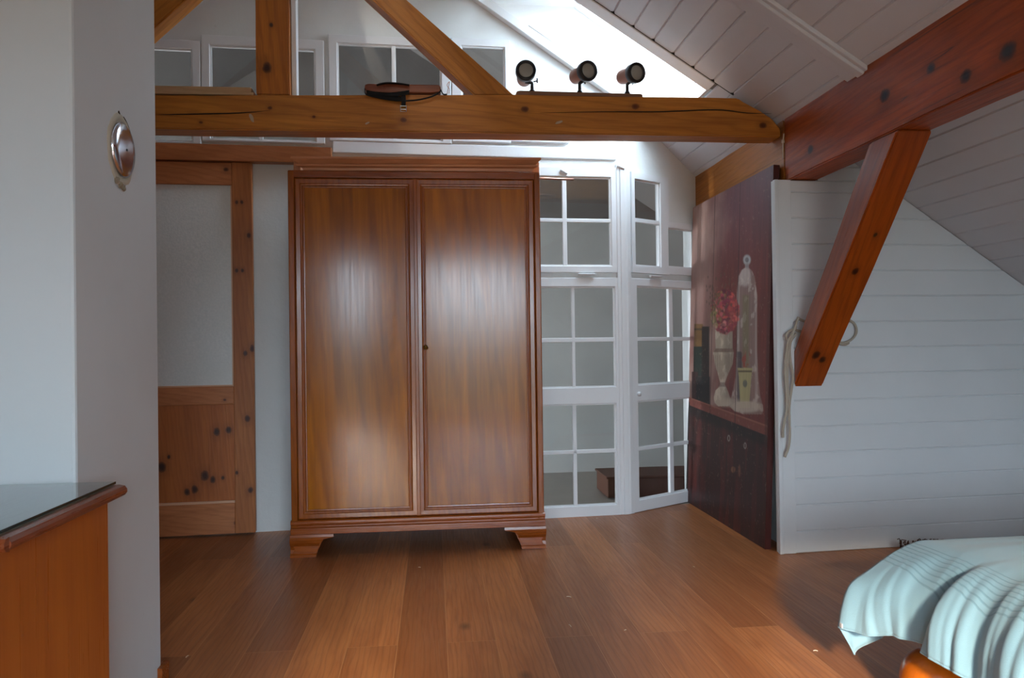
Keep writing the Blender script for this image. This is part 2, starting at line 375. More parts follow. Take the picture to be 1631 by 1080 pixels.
def rect(o, d, n, r, cx=None, off=0):
    x0, y0, x1, y1 = r; c = (x0 + x1) / 2 if cx is None else cx; my = (y0 + y1) / 2
    return (sz(o, d, n, x0, my, off)[0], sz(o, d, n, c, y1, off)[1], sz(o, d, n, x1, my, off)[0], sz(o, d, n, c, y0, off)[1])

# ------------------------------------------------------------------ floor, walls, roof
bm = bmesh.new(); box(bm, -4.4, -2.6, -.06, 4.6, 4.75, 0)
struct(obj('floor', bm, M['floor']), 'reddish brown oiled oak plank floor')
bm = bmesh.new(); box(bm, -4.4, 4.75, -.06, 4.6, 7.2, -.004)
struct(obj('floor', bm, plain('grey screed', '#a09a92', .5, var=.15)), 'grey floor of the room behind the glazing')

WINS = []
def window(n, pl, outers, fields, label, off=.012):
    """outers: pixel rects (with the column where their heights were read); fields: (rect, col gaps, row gaps)"""
    o, d, nn, fn = pl
    O = [rect(o, d, nn, r, cx) for r, cx in outers]; Fs = []; bars = []; panes = []
    for r, cols, rows, cx in fields:
        f = rect(o, d, nn, r, cx); Fs.append(f); my = (r[1] + r[3]) / 2; c = (r[0] + r[2]) / 2 if cx is None else cx
        cs = [(sz(o, d, nn, a, my)[0], sz(o, d, nn, b, my)[0]) for a, b in cols]; rs = [(sz(o, d, nn, c, b)[1], sz(o, d, nn, c, a)[1]) for a, b in rows]
        bars += [(a, f[1], b, f[3]) for a, b in cs] + [(f[0], a, f[2], b) for a, b in rs]
    root = thing('window_%d' % n, label, 'window', fn(O[0][0], O[0][1], 0)); del root['category']; struct(root)
    bm = bmesh.new(); cells(bm, O, Fs, fn, off - .030, off + .012); obj('frame', bm, M['frame'], root, bevel=.004)
    bm = bmesh.new()
    for b in bars: p = [fn(s, z, k) for s in (b[0], b[2]) for z in (b[1], b[3]) for k in (off - .018, off + .004)]; _b8(bm, p)
    if bars: obj('glazing_bars', bm, M['frame'], root, bevel=.003)
    bm = bmesh.new()
    for f in Fs: _b8(bm, [fn(s, z, k) for s in (f[0], f[2]) for z in (f[1], f[3]) for k in (off - .014, off - .010)])
    obj('panes', bm, M['glass'], root)
    bm = bmesh.new()    # putty bead round every field
    for f in Fs:
        q = .008
        for b in ((f[0], f[1], f[2], f[1] + q), (f[0], f[3] - q, f[2], f[3]), (f[0], f[1], f[0] + q, f[3]), (f[2] - q, f[1], f[2], f[3])):
            _b8(bm, [fn(s, z, k) for s in (b[0], b[2]) for z in (b[1], b[3]) for k in (off - .016, off + .002)])
    obj('bead', bm, M['frame'], root)
    WINS.append((pl, O)); return root
def _b8(bm, p):
    v = [bm.verts.new(q) for q in p]
    for q in ((0, 1, 3, 2), (4, 6, 7, 5), (0, 4, 5, 1), (2, 3, 7, 6), (0, 2, 6, 4), (1, 5, 7, 3)): bm.faces.new([v[i] for i in q])
PW = (Wo, Wd, Wn, WF); PB = (Bo, Bd, Bn, BF)
window(1, PW, [((100, 62, 321, 228), None)], [((112, 76, 308, 225), [(208, 215)], [(179, 185)], None)], 'white framed inner window high on the wall beside the chimney')
window(2, PW, [((322, 62, 517, 228), None)], [((336, 77, 503, 225), [(412, 419)], [(179, 185)], None)], 'white framed inner window behind the king post')
window(3, PW, [((524, 61, 718, 228), None)], [((538, 74, 703, 224), [(624, 631)], [(179, 185)], None)], 'white framed inner window behind the wooden bar with the strap')
window(4, PW, [((719, 64, 812, 228), None), ((811, 182, 905, 228), None)], [((735, 76, 804, 224), [], [(179, 185)], None), ((812, 192, 892, 224), [], [], None)], 'stepped white inner window behind the right strut')
w5 = window(5, PW, [((812, 268, 984, 435), 930)], [((830, 283, 972, 424), [(895, 902)], [(349, 355)], 930)], 'upper white glazed sash right of the wardrobe')
w6 = window(6, PW, [((812, 443, 988, 822), 930)], [((848, 457, 979, 617), [(910, 915)], [(538, 545)], 930), ((850, 643, 981, 805), [(912, 918)], [(716, 722)], 930)], 'tall white glazed panel right of the wardrobe')
w7 = window(7, PB, [((1002, 279, 1061, 436), 1028), ((1060, 356, 1104, 438), 1078)], [((1007, 289, 1048, 425), [], [(350, 357)], 1028), ((1060, 365, 1100, 427), [], [], 1078)], 'stepped upper white glazed sash next to the painted panel')
w8 = window(8, PB, [((1003, 446, 1104, 807), 1050)], [((1011, 458, 1099, 611), [(1063, 1069)], [(537, 543)], 1050), ((1013, 636, 1097, 789), [(1064, 1070)], [(707, 713)], 1050)], 'tall white glazed panel next to the painted panel')
# back wall with its openings
hol = [r for pl, O in WINS if pl is PW for r in O]; holB = [r for pl, O in WINS if pl is PB for r in O]
bm = bmesh.new(); cells(bm, [(-3.2, -.02, 2.03, 3.6)], hol, WF, -.10, 0)
clip(bm, (0, 0, 3.168), (.65, 0, 1)); clip(bm, (RIDGE, 0, 3.558), (-.65, 0, 1))
struct(obj('wall_back', bm, M['plaster']), 'rough white plastered gable wall')
bm = bmesh.new(); cells(bm, [(0, -.02, .72, 3.0)], holB, BF, -.08, 0); clip(bm, (0, 0, 3.168), (.65, 0, 1))
struct(obj('wall_bay', bm, M['plaster']), 'white wall of the turned glazed bay')
# white corner post between the two glazed parts and the seams around the sashes
bm = bmesh.new()
for x0, x1, z1, k in ((-.055, .012, 2.06, .028), (-.035, -.004, 2.06, .034)):
    c = Bo; p = [Wo + Wd * ((c - Wo).dot(Wd) + s) + Wn * kk + Vector((0, 0, z)) for s in (x0, x1) for z in (0, z1) for kk in (-.04, k)]; _b8(bm, p)
p = [BF(s, z, k) for s in (-.01, .028) for z in (0, 2.05) for k in (-.04, .026)]; _b8(bm, p)
struct(obj('trim_1', bm, M['frame'], bevel=.004), 'white post between the two glazed parts')
bm = bmesh.new(); r = rect(Wo, Wd, Wn, (530, 232, 980, 250)); _b8(bm, [WF(s, z, k) for s in (r[0], r[2]) for z in (r[1], r[3]) for k in (-.01, .02)])
struct(obj('trim_2', bm, M['frame'], bevel=.004), 'long white board above the wardrobe')
bm = bmesh.new(); r = rect(Wo, Wd, Wn, (812, 252, 984, 267)); _b8(bm, [WF(s, z, k) for s in (r[0], r[2]) for z in (r[1], r[3]) for k in (-.01, .008)])
struct(obj('trim_3', bm, M['plaster']))
# latches and small hardware of the sashes
def latch(win, fn, s, z):
    bm = bmesh.new(); _b8(bm, [fn(a, b, k) for a in (s - .045, s + .045) for b in (z - .006, z + .006) for k in (.02, .034)])
    tube(bm, [fn(s - .05, z + .002, .036), fn(s + .05, z + .002, .036)], .004, 8); obj('latch', bm, M['frame'], win)
s, z = sz(Wo, Wd, Wn, 932, 438); latch(w5, WF, s, z)
s, z = sz(Bo, Bd, Bn, 1038, 441); latch(w7, BF, s, z)
s, z = sz(Bo, Bd, Bn, 1011, 627); bm = bmesh.new(); lathe(bm, [(.007, 0), (.008, .008), (.013, .012), (.013, .022), (.006, .026)], BF(s, z, .02), Bn, 16); obj('knob', bm, M['frame'], w8, smooth=True)
for (x, y) in ((986, 268), (896, 275)):
    s, z = sz(Wo, Wd, Wn, x, y); bm = bmesh.new(); tube(bm, [WF(s - .02, z + .008, .03), WF(s, z, .035), WF(s + .02, z - .012, .03)], .008, 8); obj('turn_button', bm, M['frame'], w5, smooth=True)
for x, y in ((1001, 816), (1030, 811)):
    p = onp(x, y, (0, 0, 0), (0, 0, 1)); bm = bmesh.new(); bmesh.ops.create_icosphere(bm, subdivisions=3, radius=1)
    for v in bm.verts: v.co = Vector((v.co.x * .03 + p.x, v.co.y * .006 + p.y - .004 + v.co.x * .014, max(0, v.co.z * .008 + .004))) + noise.noise_vector(v.co * 3) * .003
    for v in bm.verts: v.co.z = max(.0005, v.co.z)
    tag(obj('foam_blob', bm, M['foam'], smooth=True), 'orange foam blob at the foot of the %s' % ('white corner post' if x < 1010 else 'glazed panel beside the painted panel'), 'foam')

# boarded wall facing the camera on the right
def board_run(bm, a0, a1, b0, b1, pitch, fn, thick=.014, g=.005, start=None, clipf=None):
    """boards that run along a, stacked along b, each with chamfered long edges"""
    b = b0 if start is None else start
    while b < b1 - 1e-4:
        lo, hi = max(b, b0), min(b + pitch, b1)
        if hi - lo > .012:
            poly = [(lo, 0), (lo, thick - g * 1.3), (lo + g, thick), (hi - g, thick), (hi, thick - g * 1.3), (hi, 0)]
            prism(bm, poly, lambda p, t: fn(t, p[0], p[1]), a0, a1)
        b += pitch
s183 = (1.83 - Ro.x) / Rd.x
bm = bmesh.new()
board_run(bm, 0.0, 3.2, 0, 1.765, .1235, lambda a, b, k: RF(a, b, k - .014), start=-.02)
board_run(bm, s183, 3.2, 1.765, 2.3, .1235, lambda a, b, k: RF(a, b, k - .014), start=-.02 + .1235 * 14)
_b8(bm, [RF(a, b, k) for a in (0, 3.2) for b in (0, 1.765) for k in (-.06, -.012)])
_b8(bm, [RF(a, b, k) for a in (s183, 3.2) for b in (1.764, 2.2) for k in (-.06, -.012)])
b2 = bmesh.ops.bisect_plane(bm, geom=bm.verts[:] + bm.edges[:] + bm.faces[:], plane_co=(0, 0, 3.165), plane_no=(.65, 0, 1), clear_outer=True)
struct(obj('wall_right', bm, M['boards']), 'white painted horizontal board wall')
# return of the boarded wall next to the painted panel
bm = bmesh.new(); box(bm, 1.612, 3.552, 0, 1.69, 3.60, 1.765); box(bm, 1.606, 3.545, 0, 1.626, 3.568, 1.765)
struct(obj('trim_4', bm, M['boards'], bevel=.003), 'white corner boards beside the painted panel')
bm = bmesh.new(); box(bm, 1.69, 3.60, 0, 1.75, 4.87, 1.766)
struct(obj('wall_side', bm, M['plaster']), 'white wall behind the painted panel')

# ceiling boards
BEND = 3.70                        # where the ceiling boards end
SKY = (.305, 1.38, 3.81, 4.50)      # x0, x1, y0, y1 of the roof window in the ceiling plane
cosr = 1 / math.sqrt(1 + .65 ** 2)
def roof_fn(sign):
    def fn(a, b, k):    # a: along Y, b: distance down the slope from the ridge, k: into the room
        x = RIDGE + sign * b * cosr; return Vector((x - sign * k * .545, a, 3.558 - .65 * b * cosr - k * .838))
    return fn
def tb(x): return (x - RIDGE) / cosr
RFn = roof_fn(1); LFn = roof_fn(-1)
bm = bmesh.new(); pit = .1168; st = tb(1.468) - pit * 19
mx = tb(4.35)
board_run(bm, -2.5, 2.93, 0, mx, pit, lambda a, b, k: RFn(a, b, k - .014), start=st)
board_run(bm, 2.93, BEND, 0, mx, pit, lambda a, b, k: RFn(a, b, k - .014), start=st)
board_run(bm, BEND, 4.98, tb(SKY[1] + .02), mx, pit, lambda a, b, k: RFn(a, b, k - .014), start=st)
board_run(bm, SKY[2], 4.98, 0, tb(SKY[0] - .02), pit, lambda a, b, k: RFn(a, b, k - .014), start=st)
ceil = obj('ceiling', bm, M['ceil']); struct(ceil, 'white tongue and groove boards on the right roof slope')
bm = bmesh.new()   # backing sheet with the roof window's opening left free
cells(bm, [(-2.6, 0, 7.2, tb(4.6))], [(SKY[2] - .0, tb(SKY[0] - .02), SKY[3], tb(SKY[1] + .02))], lambda a, b, k: RFn(a, b, k), -.05, -.0135)
struct(obj('ceiling', bm, plain('board backing', '#8f8a86', .8)), 'dark gaps behind the ceiling boards')
bm = bmesh.new(); board_run(bm, -2.5, 4.6, 0, tb(3.4), pit, lambda a, b, k: LFn(a, b, k - .014)); _b8(bm, [LFn(a, b, k) for a in (-2.6, 4.6) for b in (0, tb(3.2)) for k in (-.05, -.0135)])
struct(obj('ceiling', bm, M['ceil']), 'white boards on the left roof slope')
# rib across the slope, and the strip where the boards end against the roof window
def rib(n, y0, y1, x0, x1, k0, k1, label=None):
    bm = bmesh.new(); _b8(bm, [RFn(a, b, k) for a in (y0, y1) for b in (tb(x0), tb(x1)) for k in (k0, k1)])
    struct(obj('trim_%d' % n, bm, M['ceil'], bevel=.004), label)
bm = bmesh.new(); _b8(bm, [RFn(a, b, k) for a in (2.945, 3.035) for b in (0, tb(1.70)) for k in (-.002, .014)])
_b8(bm, [RFn(a, b, k) for a in (2.905, 2.948) for b in (0, tb(1.70)) for k in (-.002, .028)]); _b8(bm, [RFn(a, b, k) for a in (2.885, 2.908) for b in (0, tb(1.70)) for k in (-.002, .016)])
struct(obj('trim_5', bm, M['ceil'], bevel=.004), 'white cover board running down the ceiling boards')
# ---- roof window
rw = thing('window_9', 'white lined roof window above the beam', 'window', (1.0, 4.1, 2.6)); del rw['category']; struct(rw)
P0, P1, P2, P3 = (SKY[0], roofz(SKY[0])), (SKY[1], roofz(SKY[1])), (1.545, 2.515), (.84, 2.975)
def slab(bm, pts, t):
    """thin lining board from an outline, thickness towards the given vector"""
    a = [bm.verts.new(p) for p in pts]; b = [bm.verts.new(Vector(p) + Vector(t)) for p in pts]; n = len(a)
    bm.faces.new(a); bm.faces.new(b[::-1])
    for i in range(n): bm.faces.new((a[i], a[(i + 1) % n], b[(i + 1) % n], b[i]))
bm = bmesh.new()
slab(bm, [(p[0], SKY[2], p[1]) for p in (P0, P1, P2, P3)], (0, -.02, 0))
yb = lambda x: 4.41 + .064 * (x + .9) - .004
slab(bm, [(p[0], yb(p[0]), p[1]) for p in (P0, P1, P2, P3)], (0, .02, 0))
slab(bm, [(P1[0], SKY[2], P1[1]), (P2[0], SKY[2], P2[1]), (P2[0], 4.56, P2[1]), (P1[0], 4.56, P1[1])], (.02, 0, 0))
slab(bm, [(P0[0], SKY[2], P0[1]), (P3[0], SKY[2], P3[1]), (P3[0], 4.56, P3[1]), (P0[0], 4.56, P0[1])], (0, 0, .02))
obj('lining', bm, M['reveal'], rw)
bm = bmesh.new(); ln = math.hypot(P2[0] - P3[0], P2[1] - P3[1])
sfn = lambda s, y, k: Vector((P3[0] + (P2[0] - P3[0]) * s / ln + .545 * k, y, P3[1] + (P2[1] - P3[1]) * s / ln + .838 * k))
cells(bm, [(0, SKY[2] - .02, ln, 4.56)], [(.03, SKY[2] + .01, ln - .015, 4.49)], sfn, 0, .05); obj('sash', bm, M['reveal'], rw)
bm = bmesh.new(); _b8(bm, [sfn(s, y, k) for s in (.04, ln - .04) for y in (SKY[2] + .02, 4.48) for k in (.02, .026)]); obj('pane', bm, M['roofglass'], rw)
# moulding where the gable meets the roof window, and the white edge board of the ceiling
bm = bmesh.new(); slab(bm, [(x, yb(x) - .05, roofz(x) + dz) for x, dz in ((-.4, -.028), (1.36, -.028), (1.36, .028), (-.4, .028))], (0, .06, 0))
slab(bm, [(x, yb(x) - .014, roofz(x) + dz) for x, dz in ((-.4, .028), (1.36, .028), (1.36, .045), (-.4, .045))], (0, .03, 0))
struct(obj('trim_6', bm, M['frame'], bevel=.003), 'white moulding along the sloping top of the gable wall')
bm = bmesh.new(); _b8(bm, [RFn(a, b, k) for a in (BEND + .004, SKY[2]) for b in (tb(SKY[0] - .5), tb(1.385)) for k in (-.012, .006)])
t7 = struct(obj('trim_7', bm, M['frame'], bevel=.003), 'white edge board between ceiling boards and roof window')
bm = bmesh.new(); _b8(bm, [RFn(a, b, k) for a in (BEND - .002, BEND + .005) for b in (tb(-.3), tb(1.47)) for k in (-.012, .0005)])
for i in range(19):
    b_ = st + pit * (i + 1)
    if tb(-.3) < b_ < tb(1.47): _b8(bm, [RFn(a, b, k) for a in (BEND - .010, BEND + .003) for b in (b_ - .010, b_ + .008) for k in (-.012, .0012)])
obj('shadow_gap', bm, M['dark'], t7)
# ---- chimney in the left foreground
bm = bmesh.new(); prism(bm, [(-2.1, 1.92), (-.832, 1.92), (-.832, 2.475), (-2.1, 2.475)], XY, 0, 3.0)
for v in bm.verts:
    if v.co.x > -1 : pass
struct(obj('wall_left', bm, M['chimney'], bevel=.008), 'smooth white plastered chimney')
bm = bmesh.new(); prism(bm, [(-.834, 2.30), (-.820, 2.30), (-.816, 2.487), (-.834, 2.49)], XY, 0, .012); box(bm, -.834, 2.44, .0, -.818, 2.50, .05)
struct(obj('baseboard_left', bm, M['mahogX']))
# walls behind the camera: knee walls and the gable with the french window
def gable(y0, y1, holes, name, mat, label):
    bm = bmesh.new(); cells(bm, [(-4.3, 0, 4.4, 3.56)], holes, lambda x, z, k: Vector((x, k, z)), y0, y1)
    clip(bm, (0, 0, 3.15), (.65, 0, 1)); clip(bm, (RIDGE, 0, 3.54), (-.65, 0, 1)); return struct(obj(name, bm, mat), label)
gable(-2.6, -2.45, [(-1.3, .06, 1.35, 2.14)], 'wall_rear', M['plaster'], 'white gable wall behind the viewer')
bm = bmesh.new(); box(bm, 4.0, -2.5, 0, 4.1, 4.9, .6); struct(obj('wall_knee', bm, M['boards']), 'low white knee wall under the right eaves')
bm = bmesh.new(); box(bm, -3.75, -2.5, 0, -3.65, 4.5, 1.6); struct(obj('wall_knee', bm, M['boards']), 'low white knee wall under the left eaves')
fw = thing('window_10', 'white framed french window behind the viewer', 'window', (0, -2.5, 0)); del fw['category']; struct(fw)
bm = bmesh.new(); cells(bm, [(-1.3, .06, 1.35, 2.14)], [(-1.22, .14, -.78, 2.06), (-.10, .14, 1.27, 2.06)], lambda x, z, k: Vector((x, k, z)), -2.56, -2.5); obj('frame', bm, M['frame'], fw)
bm = bmesh.new(); box(bm, -1.25, -2.535, .1, 1.3, -2.53, 2.1); obj('panes', bm, M['roofglass'], fw)
# ---- the room behind the glazing
bm = bmesh.new(); box(bm, -4.2, 6.1, -.05, 4.4, 6.2, 3.6); box(bm, -4.2, 4.62, -.05, -4.1, 6.2, 3.6); box(bm, 4.3, 4.7, -.05, 4.4, 6.2, 3.6)
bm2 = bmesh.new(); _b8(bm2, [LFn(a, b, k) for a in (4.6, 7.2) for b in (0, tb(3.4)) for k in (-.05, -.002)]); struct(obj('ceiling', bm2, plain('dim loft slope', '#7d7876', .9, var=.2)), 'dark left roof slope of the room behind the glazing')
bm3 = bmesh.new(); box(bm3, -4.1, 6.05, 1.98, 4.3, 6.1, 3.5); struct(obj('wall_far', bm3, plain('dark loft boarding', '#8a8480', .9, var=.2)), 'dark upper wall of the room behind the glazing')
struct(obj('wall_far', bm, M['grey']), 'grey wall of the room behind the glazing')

# ------------------------------------------------------------------ roof timbers
def timber(name, poly, fn, a, b, mat, label, amp=.003):
    bm = bmesh.new(); prism(bm, poly, fn, a, b); 
    bmesh.ops.bevel(bm, geom=bm.edges[:], offset=.006, segments=2, affect='EDGES')
    for ax in (0, 1, 2):
        ext = [v.co[ax] for v in bm.verts]; lo, hi = min(ext), max(ext); n = int((hi - lo) / .09)
        for i in range(1, n + 1):
            c = lo + (hi - lo) * i / (n + 1); no = [0, 0, 0]; no[ax] = 1; co = [0, 0, 0]; co[ax] = c
            bmesh.ops.bisect_plane(bm, geom=bm.verts[:] + bm.edges[:] + bm.faces[:], plane_co=co, plane_no=no)
    for v in bm.verts: v.co += noise.noise_vector(v.co * 2.3) * amp + noise.noise_vector(v.co * 11) * amp * .35
    o = obj(name, bm, mat, smooth=False); tag(o, label, 'beam'); return o
tie = timber('tie_beam', [(-2.75, 1.99), (1.683, 1.992), (1.684, 2.03), (1.64, 2.085), (1.58, 2.11), (1.475, 2.178), (.4, 2.172), (-.7, 2.150), (-2.6, 2.12), (-2.75, 2.05)], XZ, 3.64, 3.765, M['beam'], 'long honey brown horizontal beam crossing the room above the wardrobe')
bm = bmesh.new()
for pts in ([(860, 180), (960, 178), (1050, 178), (1140, 175), (1190, 180), (1232, 181)], [(243, 183), (300, 182), (380, 180), (430, 176)]):
    q = spline([atY(x, y, 3.638) for x, y in pts], 6); n = len(q)
    tube(bm, q, .002, 5, rr=[.0004 + .0026 * math.sin(math.pi * i / (n - 1)) for i in range(n)])
obj('drying_crack', bm, M['dark'], tie)
bm = bmesh.new()
for x, y, sx, sy in ((890, 195, .020, .006), (401, 188, .008, .020), (585, 196, .012, .004)):
    p = atY(x, y, 3.638); bmesh.ops.create_icosphere(bm, subdivisions=2, radius=1, matrix=Matrix.Translation(p) @ Matrix.Rotation(-.4, 4, 'Y') @ Matrix.Diagonal((sx, .003, sy, 1)))
for v in bm.verts: v.co += noise.noise_vector(v.co * 60) * .003
obj('plaster_splash', bm, plain('plaster splash', '#bfa78c', .9), tie)
post = timber('king_post', [(-.79, 2.155), (-.64, 2.155), (-.64, 3.50), (-.79, 3.44)], XZ, 3.655, 3.76, M['post'], 'vertical honey brown post standing on the long beam')
bm = bmesh.new(); box(bm, -.638, 3.70, 2.155, -.617, 3.76, 3.45); obj('edge_batten', bm, M['frame'], post)['label'] = 'white painted edge strip'
def strut(name, poly, label):
    """grain follows the strut: the mesh is built unrotated and turned"""
    ang = math.atan2(poly[1][1] - poly[0][1], poly[1][0] - poly[0][0]); c, s = math.cos(-ang), math.sin(-ang); ox, oz = poly[0]
    loc = [((x - ox) * c - (z - oz) * s, (x - ox) * s + (z - oz) * c) for x, z in poly]
    o = timber(name, loc, XZ, 0, .11, M['beam'], label, .002); o.location = (ox, 3.655, oz); o.rotation_euler = (0, -ang, 0); return o
strut('strut', [(.393, 2.174), (-.612, 3.052), (-.612, 2.932), (.205, 2.172)], 'sloping honey brown strut rising left from the long beam')
strut('strut', [(-1.56, 2.14), (-.792, 2.866), (-.792, 3.03), (-1.70, 2.172)], 'sloping honey brown strut cut off by the chimney at the upper left')
pf = timber('purlin', [(1.69, 1.765), (1.83, 1.765), (1.83, 1.985), (1.69, 2.076)], lambda p, t: (p[0], t, p[1]), 3.62, 4.93, M['beamY'], 'lighter orange far length of the ridge-parallel beam above the painted panel')
pn = timber('purlin', [(1.69, 1.768), (1.83, 1.768), (1.83, 1.985), (1.69, 2.076)], lambda p, t: (p[0], t, p[1]), -2.4, 3.618, M['redbeamY'], 'massive red brown beam running toward the viewer under the right slope', .004)
bp = [(2.693, 1.765), (3.555, .783), (3.555, .955), (2.882, 1.765)]
ang = math.atan2(bp[1][1] - bp[0][1], bp[1][0] - bp[0][0]); c, s = math.cos(-ang), math.sin(-ang)
loc = [((y - bp[0][0]) * c - (z - bp[0][1]) * s, (y - bp[0][0]) * s + (z - bp[0][1]) * c) for y, z in bp]
br = timber('brace', loc, lambda p, t: (p[0], t, p[1]), 0, .138, M['redbeam'], 'sloping red brown brace from the massive beam down to the boarded wall', .003)
# local x runs along the slope in the Y-Z plane
Rm = Matrix(((0, -1, 0), (math.cos(ang), 0, -math.sin(ang)), (math.sin(ang), 0, math.cos(ang)))).to_4x4()
br.matrix_world = Matrix.Translation((1.829, bp[0][0], bp[0][1])) @ Rm

# ------------------------------------------------------------------ sliding door and its rail
def prect(off, r, cx=None): return rect(Wo, Wd, Wn, r, cx, off)
def wbox(bm, r, k0, k1): _b8(bm, [WF(s, z, k) for s in (r[0], r[2]) for z in (r[1], r[3]) for k in (k0, k1)])
bm = bmesh.new(); r = prect(.085, (243, 231, 528, 257), 400); r = (-1.6, r[1], r[2], r[3]); wbox(bm, r, .02, .085)
struct(obj('trim_8', bm, M['pineX'], bevel=.004), 'orange pine rail board above the sliding door')
dr = thing('door_1', 'orange pine sliding door with a frosted pane', 'door', WF(-.6, 0, .05)); del dr['category']; struct(dr)
o6 = .065
sr = prect(o6, (373, 262, 404, 848), 400); dR = sr[2]; dL = dR - .98; sw = .105; zb = .012; zt = 2.005
z1 = sz(Wo, Wd, Wn, 330, 294, o6)[1]; z2 = sz(Wo, Wd, Wn, 330, 616, o6)[1]; z3 = sz(Wo, Wd, Wn, 330, 645, o6)[1]; z4 = sz(Wo, Wd, Wn, 330, 803, o6)[1]
for a, b in ((dR - sw, dR), (dL, dL + sw)):
    bm = bmesh.new(); wbox(bm, (a, zb, b, zt), .025, o6); obj('stile', bm, M['pineZ'], dr, bevel=.004)
for a, b in ((z1, zt - .003), (z3, z2), (zb, z4)):
    bm = bmesh.new(); wbox(bm, (dL + sw, a, dR - sw, b), .027, o6 - .001); obj('rail', bm, M['pineX'] if a > 1 else M['pineX2'] if 'pineX2' in M else M['pineX'], dr, bevel=.004)
bm = bmesh.new(); wbox(bm, (dL + sw - .005, z2 - .005, dR - sw + .005, z1 + .005), .042, .048); obj('frosted_pane', bm, M['frosted'], dr)
bm = bmesh.new(); wbox(bm, (dL + sw - .005, z4 - .005, dR - sw + .005, z3 + .005), .036, .046); obj('panel', bm, M['pineP'], dr)
bm = bmesh.new(); q = .012
wbox(bm, (dL + sw, z2, dR - sw, z2 + q * .6), .04, .06); wbox(bm, (dR - sw - q * .6, z2, dR - sw, z1), .04, .058); wbox(bm, (dL + sw, z4, dR - sw, z4 + q), .04, .058)
obj('bead', bm, plain('pale pine bead', '#d0a283', .5), dr)

# ------------------------------------------------------------------ wardrobe
wx0, wx1, wy, wyb = -.688, .532, 3.842, 4.31; wz0, wz1 = .125, 1.852
wr = thing('wardrobe', 'tall reddish brown two-door wooden wardrobe on bracket feet', 'wardrobe', (-.07, 4.07, 0))
def pr(bm, poly, fn, a, b): prism(bm, poly, fn, a, b)
bm = bmesh.new()
box(bm, wx0, wy, wz0, wx0 + .03, wyb, wz1); box(bm, wx1 - .03, wy, wz0, wx1, wyb, wz1); box(bm, wx0, wyb - .012, wz0, wx1, wyb, wz1)
obj('carcass', bm, M['mahogF'], wr, bevel=.005)
bm = bmesh.new(); box(bm, wx0, wy + .001, wz1 - .032, wx1, wyb, wz1 + .004); obj('top_board', bm, M['mahogX'], wr, bevel=.005)
bm = bmesh.new(); box(bm, wx0 + .03, wy + .02, wz0, wx1 - .03, wyb - .012, wz0 + .03); obj('bottom_board', bm, M['mahogX'], wr)
# stepped plinth moulding under the doors
bm = bmesh.new(); prof = [(wy + .03, .175), (wy + .004, .175), (wy - .006, .168), (wy - .006, .156), (wy + .002, .150), (wy + .002, .142), (wy - .008, .136), (wy - .008, .108), (wy + .03, .108)]
prism(bm, prof, YZ, wx0 - .004, wx1 + .004); obj('plinth', bm, M['mahogX'], wr, bevel=.002)
def raised(bm, x0, x1, z0, z1, w, y, h, prof=None):
    """mitred moulding frame lying on a front face at depth y, w wide, h proud"""
    prof = prof or [(0, 0), (.15, .75), (.45, 1), (.75, .8), (1, 0)]
    rings = []
    for t, hh in prof:
        d = w * t; rings.append([bm.verts.new(p) for p in ((x0 + d, y - h * hh, z0 + d), (x1 - d, y - h * hh, z0 + d), (x1 - d, y - h * hh, z1 - d), (x0 + d, y - h * hh, z1 - d))])
    for i in range(len(rings) - 1):
        for k in range(4): bm.faces.new((rings[i][k], rings[i][(k + 1) % 4], rings[i + 1][(k + 1) % 4], rings[i + 1][k]))
xm = -.083
for nm, x0, x1, lab in (('door', wx0 + .031, xm - .001, 'left door'), ('door', xm + .001, wx1 - .031, 'right door')):
    z0, z1_ = .178, 1.818
    bm = bmesh.new(); box(bm, x0, wy + .006, z0, x1, wy + .028, z1_)
    d = obj(nm, bm, M['mahogF'], wr, bevel=.002)
    bm = bmesh.new(); raised(bm, x0, x1, z0, z1_, .034, wy + .0065, .010, [(0, 0), (.04, .6), (.2, 1), (.75, .9), (.85, .5), (1, .35)]); obj('frame_moulding', bm, M['mahogF'], d)
    bm = bmesh.new(); raised(bm, x0 + .036, x1 - .036, z0 + .036, z1_ - .036, .012, wy + .0065, .005, [(0, 0), (.2, .9), (.5, 1), (.8, .9), (1, 0)]); obj('inner_bead', bm, M['mahogF'], d)
    bm = bmesh.new(); box(bm, x0 + .047, wy + .004, z0 + .047, x1 - .047, wy + .0075, z1_ - .047); obj('veneer_panel', bm, M['mahog'], d)
    if x0 > xm:
        bm = bmesh.new(); raised(bm, xm - .010, xm + .012, z0, z1_, .005, wy + .006, .014, [(0, 0), (.3, 1), (1, 1.1)]); box(bm, xm - .008, wy - .0085, z0 + .003, xm + .010, wy, z1_ - .003); obj('meeting_strip', bm, M['mahogF'], d)
        p = atY(678, 553, wy - .003); bm = bmesh.new()
        tube(bm, [(p.x, wy - .003, p.z), (p.x + .002, wy - .022, p.z)], .0032, 10)
        tube(bm, [Vector((p.x + .002, wy - .026, p.z)) + Vector((.010 * math.cos(a), -.004 * math.sin(a), .007 * math.sin(a) - .004)) for a in np.linspace(0, 2 * math.pi, 17)], .0018, 6)
        lathe(bm, [(.011, 0), (.010, .002), (.004, .003)], (p.x, wy - .003, p.z), (0, -1, 0), 16); obj('key', bm, M['brass'], d, smooth=True)
